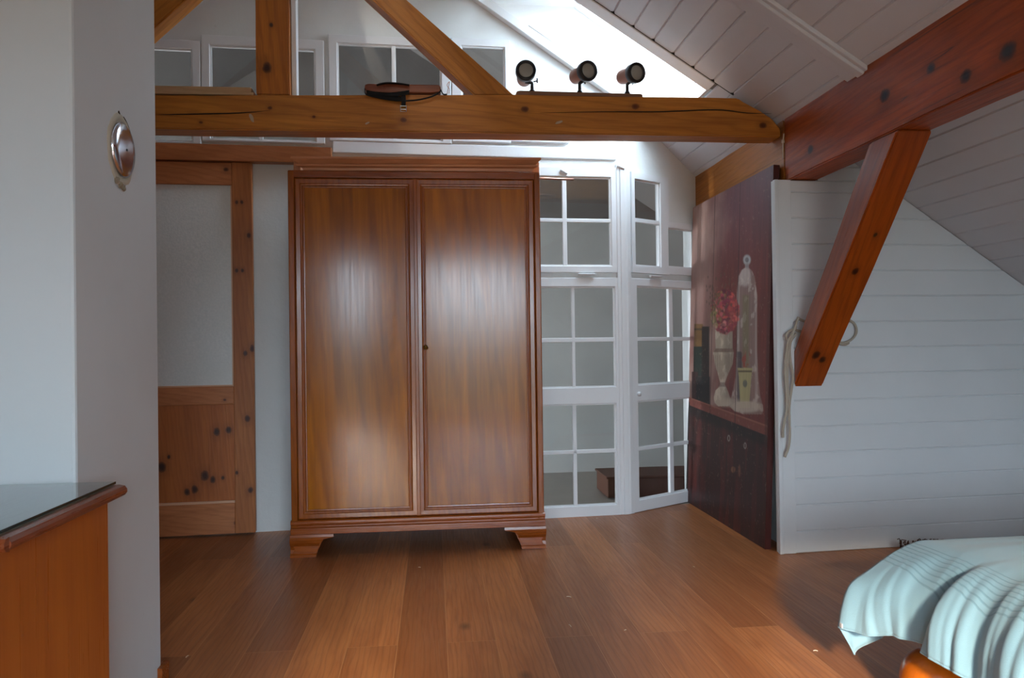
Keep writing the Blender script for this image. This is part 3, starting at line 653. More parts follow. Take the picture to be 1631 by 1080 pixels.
# ogee bracket feet
def foot(sgn, fy):
    xo = wx0 - .006 if sgn < 0 else wx1 + .006; s = -sgn
    out = [(0, .108), (.205, .108), (.205, .092), (.195, .088), (.160, .086), (.148, .070), (.138, .048), (.128, .030), (.120, .012), (.120, 0), (.006, 0), (.004, .010), (.016, .024), (.020, .040), (.006, .066), (-.004, .082), (0, .095)]
    bm = bmesh.new(); prism(bm, [(xo + s * a, b) for a, b in out], XZ, fy, fy + .03)
    # side bracket
    prism(bm, [(fy + (a if fy < 4 else -a + .03), b) for a, b in out], YZ, min(xo + s * .002, xo + s * .03), max(xo + s * .002, xo + s * .03))
    bm2 = bmesh.new(); ogee = [(-.008, .108), (-.010, .096), (-.018, .085), (-.014, .070), (.002, .050), (.010, .034), (.006, .018), (-.006, .012), (-.006, 0), (.02, 0), (.02, .108)]
    lim = [(a, b) for a, b in out]
    # the front face swells in an ogee over the same outline
    for i in range(len(ogee) - 3):
        (y0, h1), (y1, h0) = ogee[i], ogee[i + 1]
        def span(h):
            return (0, .205) if h > .089 else (.0, .155 - .0) if h > .07 else (.0, .14 - (.07 - h) * .28)
        a, b = span(h1), span(h0)
        if h1 - h0 < 1e-6: continue
        q = [(xo + s * a[0], fy + y0, h1), (xo + s * a[1], fy + y0, h1), (xo + s * b[1], fy + y1, h0), (xo + s * b[0], fy + y1, h0)]
        q2 = [(x, fy + .025, z) for x, y, z in q]; va = [bm2.verts.new(p) for p in q]; vb = [bm2.verts.new(p) for p in q2]
        bm2.faces.new(va); bm2.faces.new(vb[::-1])
        for k in range(4): bm2.faces.new((va[k], va[(k + 1) % 4], vb[(k + 1) % 4], vb[k]))
    o = obj('foot', bm, M['mahogX'], wr, bevel=.002)
    if fy < 4: obj('ogee_front', bm2, M['mahogX'], o)
    else: bm2.free()
for sgn in (-1, 1):
    foot(sgn, wy - .004); foot(sgn, wyb - .04)
# loose cornice lying on top
co = thing('cornice', 'loose brown moulded cornice lying crooked on top of the wardrobe', 'cornice', (-.07, 3.9, wz1))
bm = bmesh.new(); cp = [(0, 0), (-.004, .012), (-.020, .018), (-.024, .026), (-.012, .030), (-.028, .046), (-.034, .050), (-.034, .060), (.02, .060), (.02, 0)]
x0, x1 = -.615, .500; Ls = []
for y, z in cp:
    L = [(x0 + y * 1.5, z, 0), (x1 - y * 1.5, z, 1)]
    Ls.append((bm.verts.new((x0 + y * 1.6, wy + .012 + y, wz1 + .0042 + z)), bm.verts.new((x1 - y * 1.1, wy + .012 + y, wz1 + .0042 + z + .006))))
n = len(Ls)
for i in range(n): bm.faces.new((Ls[i][0], Ls[i][1], Ls[(i + 1) % n][1], Ls[(i + 1) % n][0]))
bm.faces.new([a for a, b in Ls]); bm.faces.new([b for a, b in Ls][::-1]); obj('front_moulding', bm, M['cornice'], co)
for xs in (x0 - .05, x1 + .0):
    bm = bmesh.new(); box(bm, xs, wy + .03, wz1 + .0045, xs + .035, wy + .42, wz1 + .062); obj('side_moulding', bm, M['cornice'], co, bevel=.004)
bm = bmesh.new(); box(bm, x0 + .02, wy + .1, wz1 + .062, x1 - .03, wy + .16, wz1 + .084); obj('back_batten', bm, M['cornice'], co, bevel=.003)
# copper rod sticking out behind the wardrobe
bm = bmesh.new(); a, b = atY(858, 284, 4.28), atY(914, 286, 4.28); tube(bm, [a + Vector((-.35, 0, 0)), a, b], .0065, 12)
rod = tag(obj('curtain_rod', bm, M['curtainrod'], smooth=True), 'thin coppery rod sticking out behind the top of the wardrobe', 'rod')
bm = bmesh.new(); q = atY(859, 292, 4.28); tube(bm, [q + Vector((0, 0, .02)), q + Vector((-.004, 0, -.005)), q + Vector((.002, 0, -.02))], .005, 8); obj('bracket', bm, M['black'], rod)

# ------------------------------------------------------------------ painted panel
PNn = Vector((1, 0, -.0403)).normalized(); PX = lambda z: 1.575 + .0403 * z
pan = thing('painted_panel', 'tall dark red painted board panel with a still life, leaning against the right wall', 'painting', (1.585, 4.24, 0))
def proj(P):
    d = P - _C; wv = d @ _f; return 815.5 + F * (d @ _r) / wv, 540 - F * (d @ _u) / wv
ys = np.linspace(3.648, 4.835, 300); zs_ = np.linspace(.002, 1.858, 620)
YY, ZZ = np.meshgrid(ys, zs_, indexing='ij'); XX = 1.575 + .0403 * ZZ
PP = np.stack([XX, YY, ZZ], -1); px, py = proj(PP)
C3 = lambda h: np.array(lin(h)[:3])
rng = np.random.RandomState(3)
def fbm(u, v, sc, seed=0):
    r = np.random.RandomState(seed); g = r.rand(64, 64); out = 0; amp = 1; tot = 0
    for o in range(4):
        a = u * sc * 2 ** o; b = v * sc * 2 ** o; i = np.floor(a).astype(int); j = np.floor(b).astype(int); fa = a - i; fb = b - j
        fa = fa * fa * (3 - 2 * fa); fb = fb * fb * (3 - 2 * fb)
        q = lambda di, dj: g[(i + di) % 64, (j + dj) % 64]
        out = out + amp * ((q(0, 0) * (1 - fa) + q(1, 0) * fa) * (1 - fb) + (q(0, 1) * (1 - fa) + q(1, 1) * fa) * fb); tot += amp; amp *= .5
    return out / tot
def sst(e0, e1, x): t = np.clip((x - e0) / (e1 - e0), 0, 1); return t * t * (3 - 2 * t)
n1 = fbm(YY, ZZ, 3.0, 1); n2 = fbm(YY * 6, ZZ, 5.0, 2); n3 = fbm(YY, ZZ, 22.0, 3); n4 = fbm(YY, ZZ, 60, 5)
img = np.zeros(YY.shape + (3,)); PG = 1.25
def lay(mask, col):
    global img
    m_ = np.clip(mask, 0, 1)[..., None]; img = img * (1 - m_) + (C3(col) if isinstance(col, str) else col) * m_
far = sst(4.15, 4.62, YY + (n1 - .5) * .5)          # mask: colour turns paler towards the far end
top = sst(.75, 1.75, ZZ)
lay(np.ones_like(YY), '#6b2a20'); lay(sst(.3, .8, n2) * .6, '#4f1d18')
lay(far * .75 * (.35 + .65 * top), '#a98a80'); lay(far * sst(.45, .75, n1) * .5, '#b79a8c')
lay(sst(1.2, 1.85, ZZ) * (1 - far) * .55, '#5a4450')
# books on the shelf at the far end: u runs from the far edge towards the viewer
def inbox(x0, y0, x1, y1, soft=1.0, slope=0.0):
    yy = py - slope * (px - x0); return sst(x0 - soft, x0 + soft, px) * (1 - sst(x1 - soft, x1 + soft, px)) * sst(y0 - soft, y0 + soft, yy) * (1 - sst(y1 - soft, y1 + soft, yy))
def blob(cx, cy, rx, ry, soft=.25): d = np.sqrt(((px - cx) / rx) ** 2 + ((py - cy) / ry) ** 2); return 1 - sst(1 - soft, 1 + soft, d)
def poly(left, right, soft=.8):
    """left/right: lists of (y, x) giving the outline"""
    ly, lx = zip(*left); ry_, rx_ = zip(*right); a = np.interp(py, ly, lx); b = np.interp(py, ry_, rx_)
    return sst(a - soft, a + soft, px) * (1 - sst(b - soft, b + soft, px)) * ((py >= ly[0]) & (py <= ly[-1]))
lay(inbox(1106, 516, 1120, 555), '#6b4a20'); lay(inbox(1106, 523, 1120, 526), '#3c2a14'); lay(inbox(1105, 552, 1121, 600), '#16221a'); lay(inbox(1118, 520, 1130, 640), '#2a1914')
lay(inbox(1102, 592, 1112, 645), '#3c1a16'); lay(inbox(1109, 600, 1131, 650), '#150d0c')
# vase
v = poly([(525, 1139), (555, 1140), (562, 1136), (580, 1139), (600, 1145), (612, 1148), (617, 1145), (622, 1140), (634, 1137), (642, 1139), (647, 1144)],
         [(525, 1167), (555, 1167), (562, 1169), (580, 1167), (600, 1158), (612, 1154), (617, 1157), (624, 1160), (634, 1163), (642, 1166), (647, 1160)])
lay(v, '#a99a86'); lay(v * inbox(1130, 566, 1170, 604) * (np.sin(px * 2.2) > .1) * .5, '#7d6c5a'); lay(v * sst(.55, .7, n3) * .6, '#cfc2ae'); lay(v * inbox(1130, 555, 1175, 561) * .7, '#5d3527'); lay(v * inbox(1130, 609, 1170, 616) * .6, '#4b3029')
lay(v * inbox(1155, 520, 1175, 640, 4) * .45, '#5a4a40')
# glass cloche over a pot with a stem
cl = poly([(425, 1189), (430, 1182), (440, 1177), (470, 1174), (560, 1174), (600, 1172), (630, 1166), (645, 1160), (655, 1170), (660, 1185)],
          [(425, 1191), (430, 1197), (440, 1202), (470, 1206), (560, 1206), (600, 1208), (630, 1211), (645, 1215), (655, 1216), (660, 1214)], 1.2)
lay(cl * .5, '#94867e'); lay(cl * inbox(1172, 425, 1178, 655, 1.5) * .5, '#b9aca4'); lay(cl * inbox(1203, 440, 1207, 640, 1.5) * .5, '#b2a49c'); lay(cl * blob(1187, 440, 9, 16) * .5, '#c9bfb8'); lay(cl * sst(.6, .7, n3) * .45, '#c4b6ab')
lay(inbox(1174, 560, 1182, 640, 1.5) * cl * .8, '#2b2430'); lay(inbox(1183, 470, 1193, 590, 2) * cl * .55, '#6a6a3e'); lay(blob(1187, 572, 9, 14) * sst(.4, .6, n3), '#8a3a26')
lay(blob(1190, 414, 6, 8), '#9b9b9b'); lay(blob(1190, 414, 3, 4), '#6a6668'); lay(inbox(1187, 419, 1193, 427) * .8, '#8d8684')
lay(poly([(586, 1175), (600, 1177), (640, 1179), (650, 1178)], [(586, 1199), (600, 1197), (640, 1194), (650, 1196)]), '#a09668'); lay(inbox(1176, 590, 1198, 593) * .8, '#3c2a1c'); lay(blob(1187, 611, 3.5, 6) * .8, '#4a5550')
lay(blob(1189, 648, 25, 9) * cl * .8, '#b3a594'); lay(blob(1160, 641, 20, 7, .5) * .6, '#b0a18f')
# bouquet
for k in range(620):
    a = rng.rand() * 6.283; q = math.sqrt(rng.rand()); cx = 1155 + 21 * q * math.cos(a); cy = 497 + 33 * q * math.sin(a)
    if cy < 470 and cx > 1165: continue
    col = ['#8e2638', '#a83a4c', '#c25a62', '#d0807c', '#6b1a34', '#c04a3c', '#8c6a3a'][int(rng.rand() * 7)] if cx > 1142 or cy < 495 else ['#8a7a44', '#a8946a', '#6b6a3a', '#b08a70'][int(rng.rand() * 4)]
    if cx > 1150 and cy < 490 and rng.rand() < .6: col = '#7a1c3c'
    if cx > 1162: col = ['#b8453c', '#c25a52', '#9c3040'][int(rng.rand() * 3)]
    lay(blob(cx, cy, 1.3 + rng.rand() * 2.2, 1.6 + rng.rand() * 3, .4) * .9, C3(col) * (.35 + .75 * rng.rand()))
for k in range(60):
    cx = 1125 + rng.rand() * 45; cy = 435 + rng.rand() * 60; lay(blob(cx, cy, .9, 2.5, .5) * .8, '#5a4434')
# shelf ledge and cupboard below: heights fall toward the viewer
sh = .66 - (4.83 - YY) * .052
below = sst(sh - .035, sh - .03, ZZ); lay(1 - below, '#34110f'); lay((1 - below) * sst(.35, .7, n2) * .7, '#5a1c16'); lay((1 - below) * sst(4.0, 3.85, YY) * .35, '#2a1518')
lay(sst(sh - .055, sh - .05, ZZ) * (1 - sst(sh - .004, sh, ZZ)), '#74382c'); lay(sst(sh - .012, sh - .008, ZZ) * (1 - sst(sh - .004, sh, ZZ)) * .6, '#9a6252')
lay(sst(sh - .13, sh - .09, ZZ) * (1 - sst(sh - .055, sh - .05, ZZ)) * .8, '#140a0a')
lay(sst(4.80, 4.81, YY) * (1 - below), '#120b0b'); lay(sst(3.685, 3.675, YY) * .5, '#3a1813')
for x, y in ((1161, 698), (1187, 710)): lay(blob(x, y, 2.2, 5) - blob(x, y, 1.2, 3.4), '#9a8f8a')
lay(blob(1168, 748, 3.5, 5) * .8, '#8c5a40'); lay(blob(1178, 750, 2, 10) * .7, '#7a4a36')
# board joints
for yj in (4.44, 4.06): lay((np.abs(YY - yj) < .0035) * .85 * np.ones_like(YY), '#1c0d0c')
lay(sst(.72, .78, n4) * .25, '#a08070')
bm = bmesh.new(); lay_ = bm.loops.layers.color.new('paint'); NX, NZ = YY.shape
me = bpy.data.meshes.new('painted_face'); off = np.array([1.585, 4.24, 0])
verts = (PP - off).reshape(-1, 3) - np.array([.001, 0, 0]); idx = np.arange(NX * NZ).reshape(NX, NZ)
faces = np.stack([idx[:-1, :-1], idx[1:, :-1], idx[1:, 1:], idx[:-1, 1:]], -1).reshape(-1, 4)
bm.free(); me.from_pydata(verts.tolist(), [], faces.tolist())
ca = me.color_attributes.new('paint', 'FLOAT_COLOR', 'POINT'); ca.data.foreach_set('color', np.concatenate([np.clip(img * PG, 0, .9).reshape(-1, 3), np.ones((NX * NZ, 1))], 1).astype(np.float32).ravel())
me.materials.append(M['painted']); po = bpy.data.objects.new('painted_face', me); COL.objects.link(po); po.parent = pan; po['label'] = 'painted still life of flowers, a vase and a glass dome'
M['panel_back'] = wood('dark red panel wood', '#54201a', '#2c0f0c', 'Z', .45, 1, .5)
for a, b in ((3.648, 4.058), (4.062, 4.438), (4.442, 4.835)):
    bm = bmesh.new(); prism(bm, [(PX(0), 0), (PX(0) + .03, .0), (PX(1.858) + .03, 1.857), (PX(1.858), 1.858)], XZ, a, b); obj('board', bm, M['panel_back'], pan)

# ------------------------------------------------------------------ flue cap on the chimney
cap = thing('flue_cap', 'round chrome flue cover on the side of the chimney', 'flue cover', (-.832, 2.193, 1.545))
bm = bmesh.new(); lathe(bm, [(.072, 0), (.073, .009), (.066, .0135), (.045, .0155), (.0, .0165)], (-.832, 2.2, 1.54), (1, 0, 0), 48, cap=False); obj('disc', bm, M['steel'], cap, smooth=True)
bm = bmesh.new(); lathe(bm, [(.0035, 0), (.003, .002)], (-.8157, 2.2, 1.54), (1, 0, 0), 12); obj('screw', bm, M['black'], cap)
bm = bmesh.new(); N = 64; ri = []
for k in range(N):
    a = 2 * math.pi * k / N; q = Vector((math.cos(a), math.sin(a))); R = .089 + .006 * noise.noise(Vector((q.x * 2, q.y * 2, 0))) + .004 * noise.noise(Vector((q.x * 7, q.y * 7, 3)))
    ri.append([bm.verts.new((-.832 + h, 2.2 + q.x * r_, 1.54 + q.y * r_ * 1.08)) for r_, h in ((.068, 0), (.070, .004), (R - .004, .0035), (R, 0))])
for k in range(N):
    for j in range(3): bm.faces.new((ri[k][j], ri[(k + 1) % N][j], ri[(k + 1) % N][j + 1], ri[k][j + 1]))
obj('plaster_ring', bm, plain('yellowed plaster ring', '#b9b2a0', .85, bump=.4, bscale=60), cap, smooth=True)['label'] = 'yellowed plaster ring'
for cy, cz_, rr_ in ((2.168, 1.452, .013), (2.19, 1.444, .010), (2.212, 1.440, .012)):
    bm = bmesh.new(); bmesh.ops.create_icosphere(bm, subdivisions=3, radius=1)
    for v in bm.verts: n_ = 1 + .6 * noise.noise(v.co * 2 + Vector((cy * 90, 0, 0))); v.co = Vector((-.8305 + v.co.x * .005 * n_, cy + v.co.y * rr_ * n_, cz_ + v.co.z * .009 * n_))
    obj('crumbled_mortar', bm, M['putty'], cap)
bm = bmesh.new(); tube(bm, [Vector((-.8315, 2.2 + math.cos(a) * .089, 1.54 + math.sin(a) * .097)) for a in np.linspace(.35, 1.35, 9)], .0016, 5); tube(bm, [(-.8315, 2.185, 1.640), (-.8315, 2.192, 1.634)], .003, 5)
obj('plaster_crack', bm, M['dark'], cap)

# ------------------------------------------------------------------ dresser with its glass top
dt = .69
ds = thing('dresser', 'low reddish brown wooden dresser in front of the chimney', 'dresser', (-1.15, 1.62, 0))
bm = bmesh.new(); edge = [(0, 0), (.012, .002), (.017, .009), (.017, .016), (.012, .0235), (0, .026)]
X1, Y0, Y1 = -.728, 1.386, 1.90
prof = [(-1.62, dt - .026)] + [(X1 + a, dt - .026 + b) for a, b in edge] + [(-1.62, dt)]
prism(bm, prof, XZ, Y0 + .012, Y1)
bm2 = bmesh.new(); pf2 = [(Y0 + .013, dt - .026), (Y0 + .002, dt - .024), (Y0 - .004, dt - .017), (Y0 - .004, dt - .009), (Y0 + .002, dt - .002), (Y0 + .013, dt)]
prism(bm, pf2, YZ, -1.62, X1 + .014); obj('top', bm, M['cherryT'], ds, smooth=False)
bm = bmesh.new(); box(bm, X1 - .045, Y0 + .022, .0, X1 - .022, Y1 - .01, dt - .026); obj('side_panel', bm, M['cherry'], ds, bevel=.002)
bm = bmesh.new(); box(bm, -1.6, Y0 + .022, 0, -1.577, Y1 - .01, dt - .026); obj('side_panel', bm, M['cherry'], ds, bevel=.002)
bm = bmesh.new(); box(bm, -1.577, Y1 - .02, .02, X1 - .045, Y1 - .01, dt - .026); box(bm, -1.577, Y0 + .04, .02, X1 - .045, Y1 - .02, .04); obj('carcass', bm, M['cherry'], ds)
for k in range(3):
    z = .05 + k * .205; bm = bmesh.new(); box(bm, -1.574, Y0 + .020, z, X1 - .048, Y0 + .04, z + .2); d = obj('drawer', bm, M['cherry'], ds, bevel=.003)
    for x in (-1.4, -.95):
        bm = bmesh.new(); lathe(bm, [(.006, 0), (.006, .01), (.014, .016), (.013, .024), (.004, .028)], (x, Y0 + .02, z + .1), (0, -1, 0), 16); obj('knob', bm, M['brass'], d, smooth=True)
bm.free() if False else None
gt = thing('glass_top', 'thin greenish glass sheet lying on the dresser', 'glass sheet', (-1.15, 1.63, dt + .001))
bm = bmesh.new(); box(bm, -1.60, Y0 + .012, dt + .0025, X1 - .008, Y1 - .003, dt + .0078); obj('sheet', bm, M['topglass'], gt)
bm = bmesh.new(); e = .0012
box(bm, X1 - .008, Y0 + .0105, dt + .0025, X1 - .008 + e, Y1 - .003, dt + .0078); box(bm, -1.60, Y0 + .012 - e, dt + .0025, X1 - .008, Y0 + .012, dt + .0078)
obj('polished_edge', bm, M['glassedge'], gt)['label'] = 'dark green glass edge'
for x, y in ((X1 - .03, Y0 + .04), (X1 - .03, Y1 - .05), (-1.5, Y0 + .04), (-1.5, Y1 - .05)):
    bm = bmesh.new(); lathe(bm, [(.006, 0), (.006, .0027)], (x, y, dt), n=12); obj('spacer', bm, M['lens'], gt)

# ------------------------------------------------------------------ bed
bd = thing('bed', 'low bed with an orange lacquered wooden bun foot under the blue cover', 'bed', (2.3, 1.1, 0))
bx0, bx1, by0, by1 = 1.345, 3.0, .15, 2.13
bm = bmesh.new()
box(bm, bx0, by0, .17, bx0 + .05, by1, .24); box(bm, bx1 - .05, by0, .17, bx1, by1, .24); box(bm, bx0 + .05, by0, .17, bx1 - .05, by0 + .05, .24); box(bm, bx0 + .05, by1 - .05, .17, bx1 - .05, by1, .24); box(bm, bx0 + .05, by0 + .05, .19, bx1 - .05, by1 - .05, .21)
obj('frame', bm, M['bunfoot'], bd, bevel=.004)
bm = bmesh.new(); box(bm, bx0 + .10, by0 + .02, .245, bx1 - .03, by1 - .05, .385); obj('mattress', bm, M['sheet'], bd, bevel=.03)
fp = [(.040, .002), (.062, .012), (.080, .035), (.088, .065), (.087, .095), (.074, .130), (.050, .152), (.034, .158), (.034, .17)]
fz = [(spline([(r, h, 0) for r, h in fp], 5))][0]
for x, y in ((1.335, 2.00), (bx1 - .08, 2.0), (1.335, .25), (bx1 - .08, .25)):
    bm = bmesh.new(); lathe(bm, [(max(.003, p.x), p.y) for p in fz], (x, y, 0), n=48); obj('bun_foot', bm, M['bunfoot'], bd, smooth=True)
# bedspread: cross sections (x, z) from the middle of the bed to the hem, at several places along the bed
secs = {   # y : [(x, z) ...]
    2.205: [(3.02, .400), (2.2, .402), (1.70, .402), (1.50, .402), (1.42, .400), (1.345, .370), (1.272, .322), (1.214, .280), (1.187, .215), (1.176, .160)],
    2.13: [(3.02, .406), (2.2, .410), (1.70, .410), (1.50, .409), (1.42, .404), (1.345, .372), (1.278, .328), (1.232, .276), (1.212, .215), (1.208, .165)],
    2.03: [(3.02, .420), (2.2, .424), (1.70, .424), (1.50, .420), (1.42, .409), (1.355, .374), (1.298, .325), (1.264, .274), (1.252, .228), (1.247, .192)],
    1.945: [(3.02, .420), (2.2, .424), (1.70, .424), (1.50, .420), (1.42, .409), (1.360, .376), (1.312, .325), (1.287, .272), (1.276, .230), (1.272, .202)],
    1.90: [(3.02, .420), (2.2, .424), (1.70, .425), (1.50, .422), (1.42, .413), (1.345, .385), (1.280, .330), (1.242, .276), (1.226, .230), (1.220, .205)],
    1.70: [(3.02, .420), (2.2, .426), (1.70, .427), (1.50, .424), (1.42, .413), (1.350, .383), (1.292, .330), (1.258, .276), (1.242, .230), (1.232, .202)],
    1.40: [(3.02, .420), (2.2, .426), (1.70, .427), (1.50, .424), (1.42, .413), (1.350, .380), (1.296, .330), (1.262, .276), (1.246, .230), (1.236, .200)],
    .12: [(3.02, .420), (2.2, .426), (1.70, .427), (1.50, .424), (1.42, .413), (1.350, .380), (1.296, .330), (1.262, .276), (1.246, .230), (1.236, .200)],
}
Yk = sorted(secs, reverse=True); NV = 150; NU = 90
def sec_curve(pts):
    q = spline([(x, z, 0) for x, z in pts], 20); L = [0]
    for a, b in zip(q, q[1:]): L.append(L[-1] + (b - a).length)
    return np.array([p.x for p in q]), np.array([p.y for p in q]), np.array(L) / L[-1]
cur = [sec_curve(secs[y]) for y in Yk]
us = np.concatenate([np.linspace(0, .62, 18, endpoint=False), np.linspace(.62, 1, NU)])
G = np.array([[np.interp(us, c[2], c[0]), np.interp(us, c[2], c[1])] for c in cur])    # key, 2, u
vs_ = np.concatenate([np.linspace(Yk[0], 1.2, NV), np.linspace(1.2, Yk[-1], 30)[1:]])
def pchip(xk, yk, x):
    o = np.argsort(xk); xk = np.array(xk)[o]; yk = yk[o]; i = np.clip(np.searchsorted(xk, x) - 1, 0, len(xk) - 2); t = (x - xk[i]) / (xk[i + 1] - xk[i]); t = t * t * (3 - 2 * t)
    return yk[i] * (1 - t) + yk[i + 1] * t
bm = bmesh.new(); rows = []
def fold(u, y):
    side = max(0, (u - .80) / .20) ** .8 if u > .80 else 0
    v_ = y + .5 * (u - .8); a = .022 * noise.noise(Vector((v_ * 9, u * 2.5, 1))) + .013 * noise.noise(Vector((v_ * 26, u * 3, 5))) + .004 * noise.noise(Vector((v_ * 60, u * 4, 9))) - .02 * math.exp(-((y - 1.925) / .022) ** 2)
    return side * a
for y in vs_:
    row = []
    for j, u in enumerate(us):
        x = pchip(Yk, G[:, 0, j], y); z = pchip(Yk, G[:, 1, j], y)
        f_ = fold(u, y) * (1 if y < 2.15 else .3); nz = noise.noise(Vector((x * 3, y * 3, .3))) * .006 * (1 - min(1, max(0, (u - .8) * 5)))
        sl = .35 * max(0, u - .86) * (1.4 if y < 1.93 else 0) * 0
        row.append(Vector((x - f_, y + sl, z + nz + (f_ * .4 if z > .2 else 0))))
    rows.append(row)
# far end hangs down behind, with the corner falling as a tail
first = rows[0]; hang = []
for k in range(1, 13):
    t = k / 12; row = []
    for j, p in enumerate(first):
        cr = min(1, max(0, (us[j] - .9) / .1)); h = float(np.interp(us[j], [0, .78, .88, .94, 1], [.2, .2, .23, .20, .08])) * t
        row.append(Vector((p.x + float(np.interp(us[j], [0, .85, 1], [0, 0, .045])) * t + (1 - cr) * .0 + .01 * math.sin(p.x * 30) * t * (1 - cr), p.y + .02 * math.sin(t * 1.57) * (1 - cr) - cr * .01 * t, p.z - h)))
    hang.append(row)
rows = hang[::-1] + rows
V = [[bm.verts.new(p) for p in r] for r in rows]
for i in range(len(V) - 1):
    for j in range(len(V[0]) - 1): bm.faces.new((V[i][j], V[i][j + 1], V[i + 1][j + 1], V[i + 1][j]))
o = obj('bedspread', bm, M['cloth'], smooth=True); tag(o, 'pale blue cotton bedspread with cord stripes draped over the bed', 'bedspread')
sm = o.modifiers.new('thickness', 'SOLIDIFY'); sm.thickness = .003; sm.offset = 1
# gathered hem along the bottom edge
bm = bmesh.new(); hp = [r[-1] for r in rows[12:]]; tube(bm, [p + Vector((-.001, 0, 0)) for p in hp], .0032, 6)
obj('hem', bm, M['cloth'], o, smooth=True)
bm = bmesh.new(); q = hp[2] + Vector((-.004, -.004, .004)); box(bm, q.x - .002, q.y - .006, q.z, q.x + .001, q.y + .006, q.z + .012); obj('care_label', bm, plain('white label', '#e8e8e8', .7), o)
# brown fringed rug end by the boarded wall
bm = bmesh.new(); p = onp(1456, 879, (0, 0, 0), (0, 0, 1))
for k in range(70):
    a = Vector((p.x - .085 + .20 * rng.rand(), p.y - .04 + .03 * rng.rand(), .003)); b = a + Vector(((rng.rand() - .5) * .05, (rng.rand() - .5) * .03, .02 + .04 * rng.rand())); c_ = b + Vector(((rng.rand() - .5) * .05, -.01, -.012 + .02 * rng.rand()))
    tube(bm, spline([a, b, c_], 3), .0022, 5)
tag(obj('fringed_rug', bm, M['fringe']), 'tangled dark brown wool fringe on the floor behind the bed', 'rug')
bm = bmesh.new(); q0 = RF(.62, 0, .012); q1 = RF(1.9, 0, .012)
_b8(bm, [RF(s_, z_, k_) for s_ in (.95, 1.9) for z_ in (.001, .012) for k_ in (.012, .05)]); tag(obj('floor_strip', bm, M['fringe']), 'thin dark brown strip on the floor along the boarded wall', 'strip')

# ------------------------------------------------------------------ spotlights on the beam
zt_ = 2.178
sp = thing('spotlight_bar', 'brown board with three black-rimmed spotlights on top of the long beam', 'spotlight bar', (.7, 3.70, zt_))
bm = bmesh.new(); xL = atY(822, 148, 3.65).x; xR = atY(1024, 150, 3.65).x; pts = [(xL, zt_ - .004), (xL, zt_ + .008), (xL + .006, zt_ + .015), (xL + .02, zt_ + .018), (xR - .01, zt_ + .014), (xR, zt_ + .010), (xR, zt_ - .004)]
prism(bm, pts, XZ, 3.65, 3.745); obj('mounting_board', bm, plain('brown board', '#8a6248', .6, var=.2), sp, bevel=.002)
proto = None
def lamp(cx, cy, direction, jx):
    c = atY(cx, cy, 3.63); d = Vector(direction).normalized()
    r = .047
    bm = bmesh.new(); lathe(bm, [(.033, .004), (.036, .012), (.046, .013), (.048, .006), (.0475, -.022), (.040, -.030), (.034, -.030), (.034, -.012)], c, d, 40, cap=False); rim = obj('spotlight', bm, M['black'], sp, smooth=True)
    bm = bmesh.new(); lathe(bm, [(.037, -.026), (.037, -.10), (.034, -.118), (.022, -.130), (.0, -.132)], c, d, 36, cap=False); obj('shell', bm, M['copper'], rim, smooth=True)
    bm = bmesh.new(); lathe(bm, [(.0355, .002), (.034, .006), (.025, .008), (.0, .0095)], c, d, 36, cap=False); obj('lens', bm, M['lens'], rim, smooth=True)
    bm = bmesh.new(); b = c - d * .05; foot_ = Vector((atY(jx, 140, 3.68).x, 3.69, zt_ + .014)); neck = Vector((foot_.x, foot_.y, foot_.z + .045))
    tube(bm, [b + Vector((0, 0, -.034)), neck + Vector((0, 0, .01)), neck], .008, 10); tube(bm, [neck, foot_ + Vector((0, 0, .02))], .008, 12); lathe(bm, [(.013, 0), (.0135, .016), (.010, .022)], foot_, n=16)
    tube(bm, [neck + Vector((.005, -.01, .012)), neck + Vector((.024, -.012, .016))], .003, 6); box(bm, neck.x + .020, neck.y - .015, neck.z + .006, neck.x + .026, neck.y - .009, neck.z + .028)
    obj('bracket', bm, M['black'], rim, smooth=True)
lamp(837.5, 112.5, (-.05, -1, .03), 848); lamp(936, 113, (.34, -.95, -.06), 924); lamp(1013, 116, (.36, -.95, -.12), 1000)
# ------------------------------------------------------------------ wooden bar with strap, plank
bz = 2.164
a = atY(580, 145, 3.63).x; b = atY(702, 145, 3.63).x
hb = thing('strapped_bar', 'reddish wooden bar wrapped in a black strap lying on the long beam', 'bar', ((a + b) / 2, 3.66, bz))
bm = bmesh.new(); pts = [(a, bz + .022), (a + .004, bz + .04), (a + .02, bz + .044), (b - .01, bz + .044), (b, bz + .036), (b, bz + .012), (b - .05, bz + .006), (a + .12, bz + .003), (a + .03, bz + .006), (a + .006, bz + .012)]
prism(bm, pts, XZ, 3.625, 3.685); obj('wooden_bar', bm, wood('dark red bar', '#8a4420', '#4a1c0a', 'X', .4), hb, bevel=.007)
bm = bmesh.new()
def ribbon(bm, pts, wdt, thick=.002):
    """flat strap: width along Y-ish, follows pts in X-Z"""
    pts = spline(pts, 6); A = []
    for i, p in enumerate(pts):
        w_ = Vector(wdt); A.append((bm.verts.new(p - w_ / 2), bm.verts.new(p + w_ / 2)))
    for i in range(len(A) - 1): bm.faces.new((A[i][0], A[i + 1][0], A[i + 1][1], A[i][1]))
Yf = 3.617
P_ = lambda x, y, yy=Yf: atY(x, y, yy)
ribbon(bm, [P_(600, 136), P_(613, 133), P_(630, 133), P_(652, 136)], (0, .04, .006))
ribbon(bm, [P_(581, 141), P_(583, 150), P_(600, 155), P_(625, 159.5), P_(650, 160.5), P_(672, 158), P_(692, 152), P_(702, 145)], (0, .004, .006))
ribbon(bm, [P_(584, 147), P_(600, 150), P_(622, 151), P_(640, 149), P_(652, 147)], (0, .004, .020))
ribbon(bm, [P_(590, 150), P_(615, 155), P_(640, 157)], (0, .004, .016))
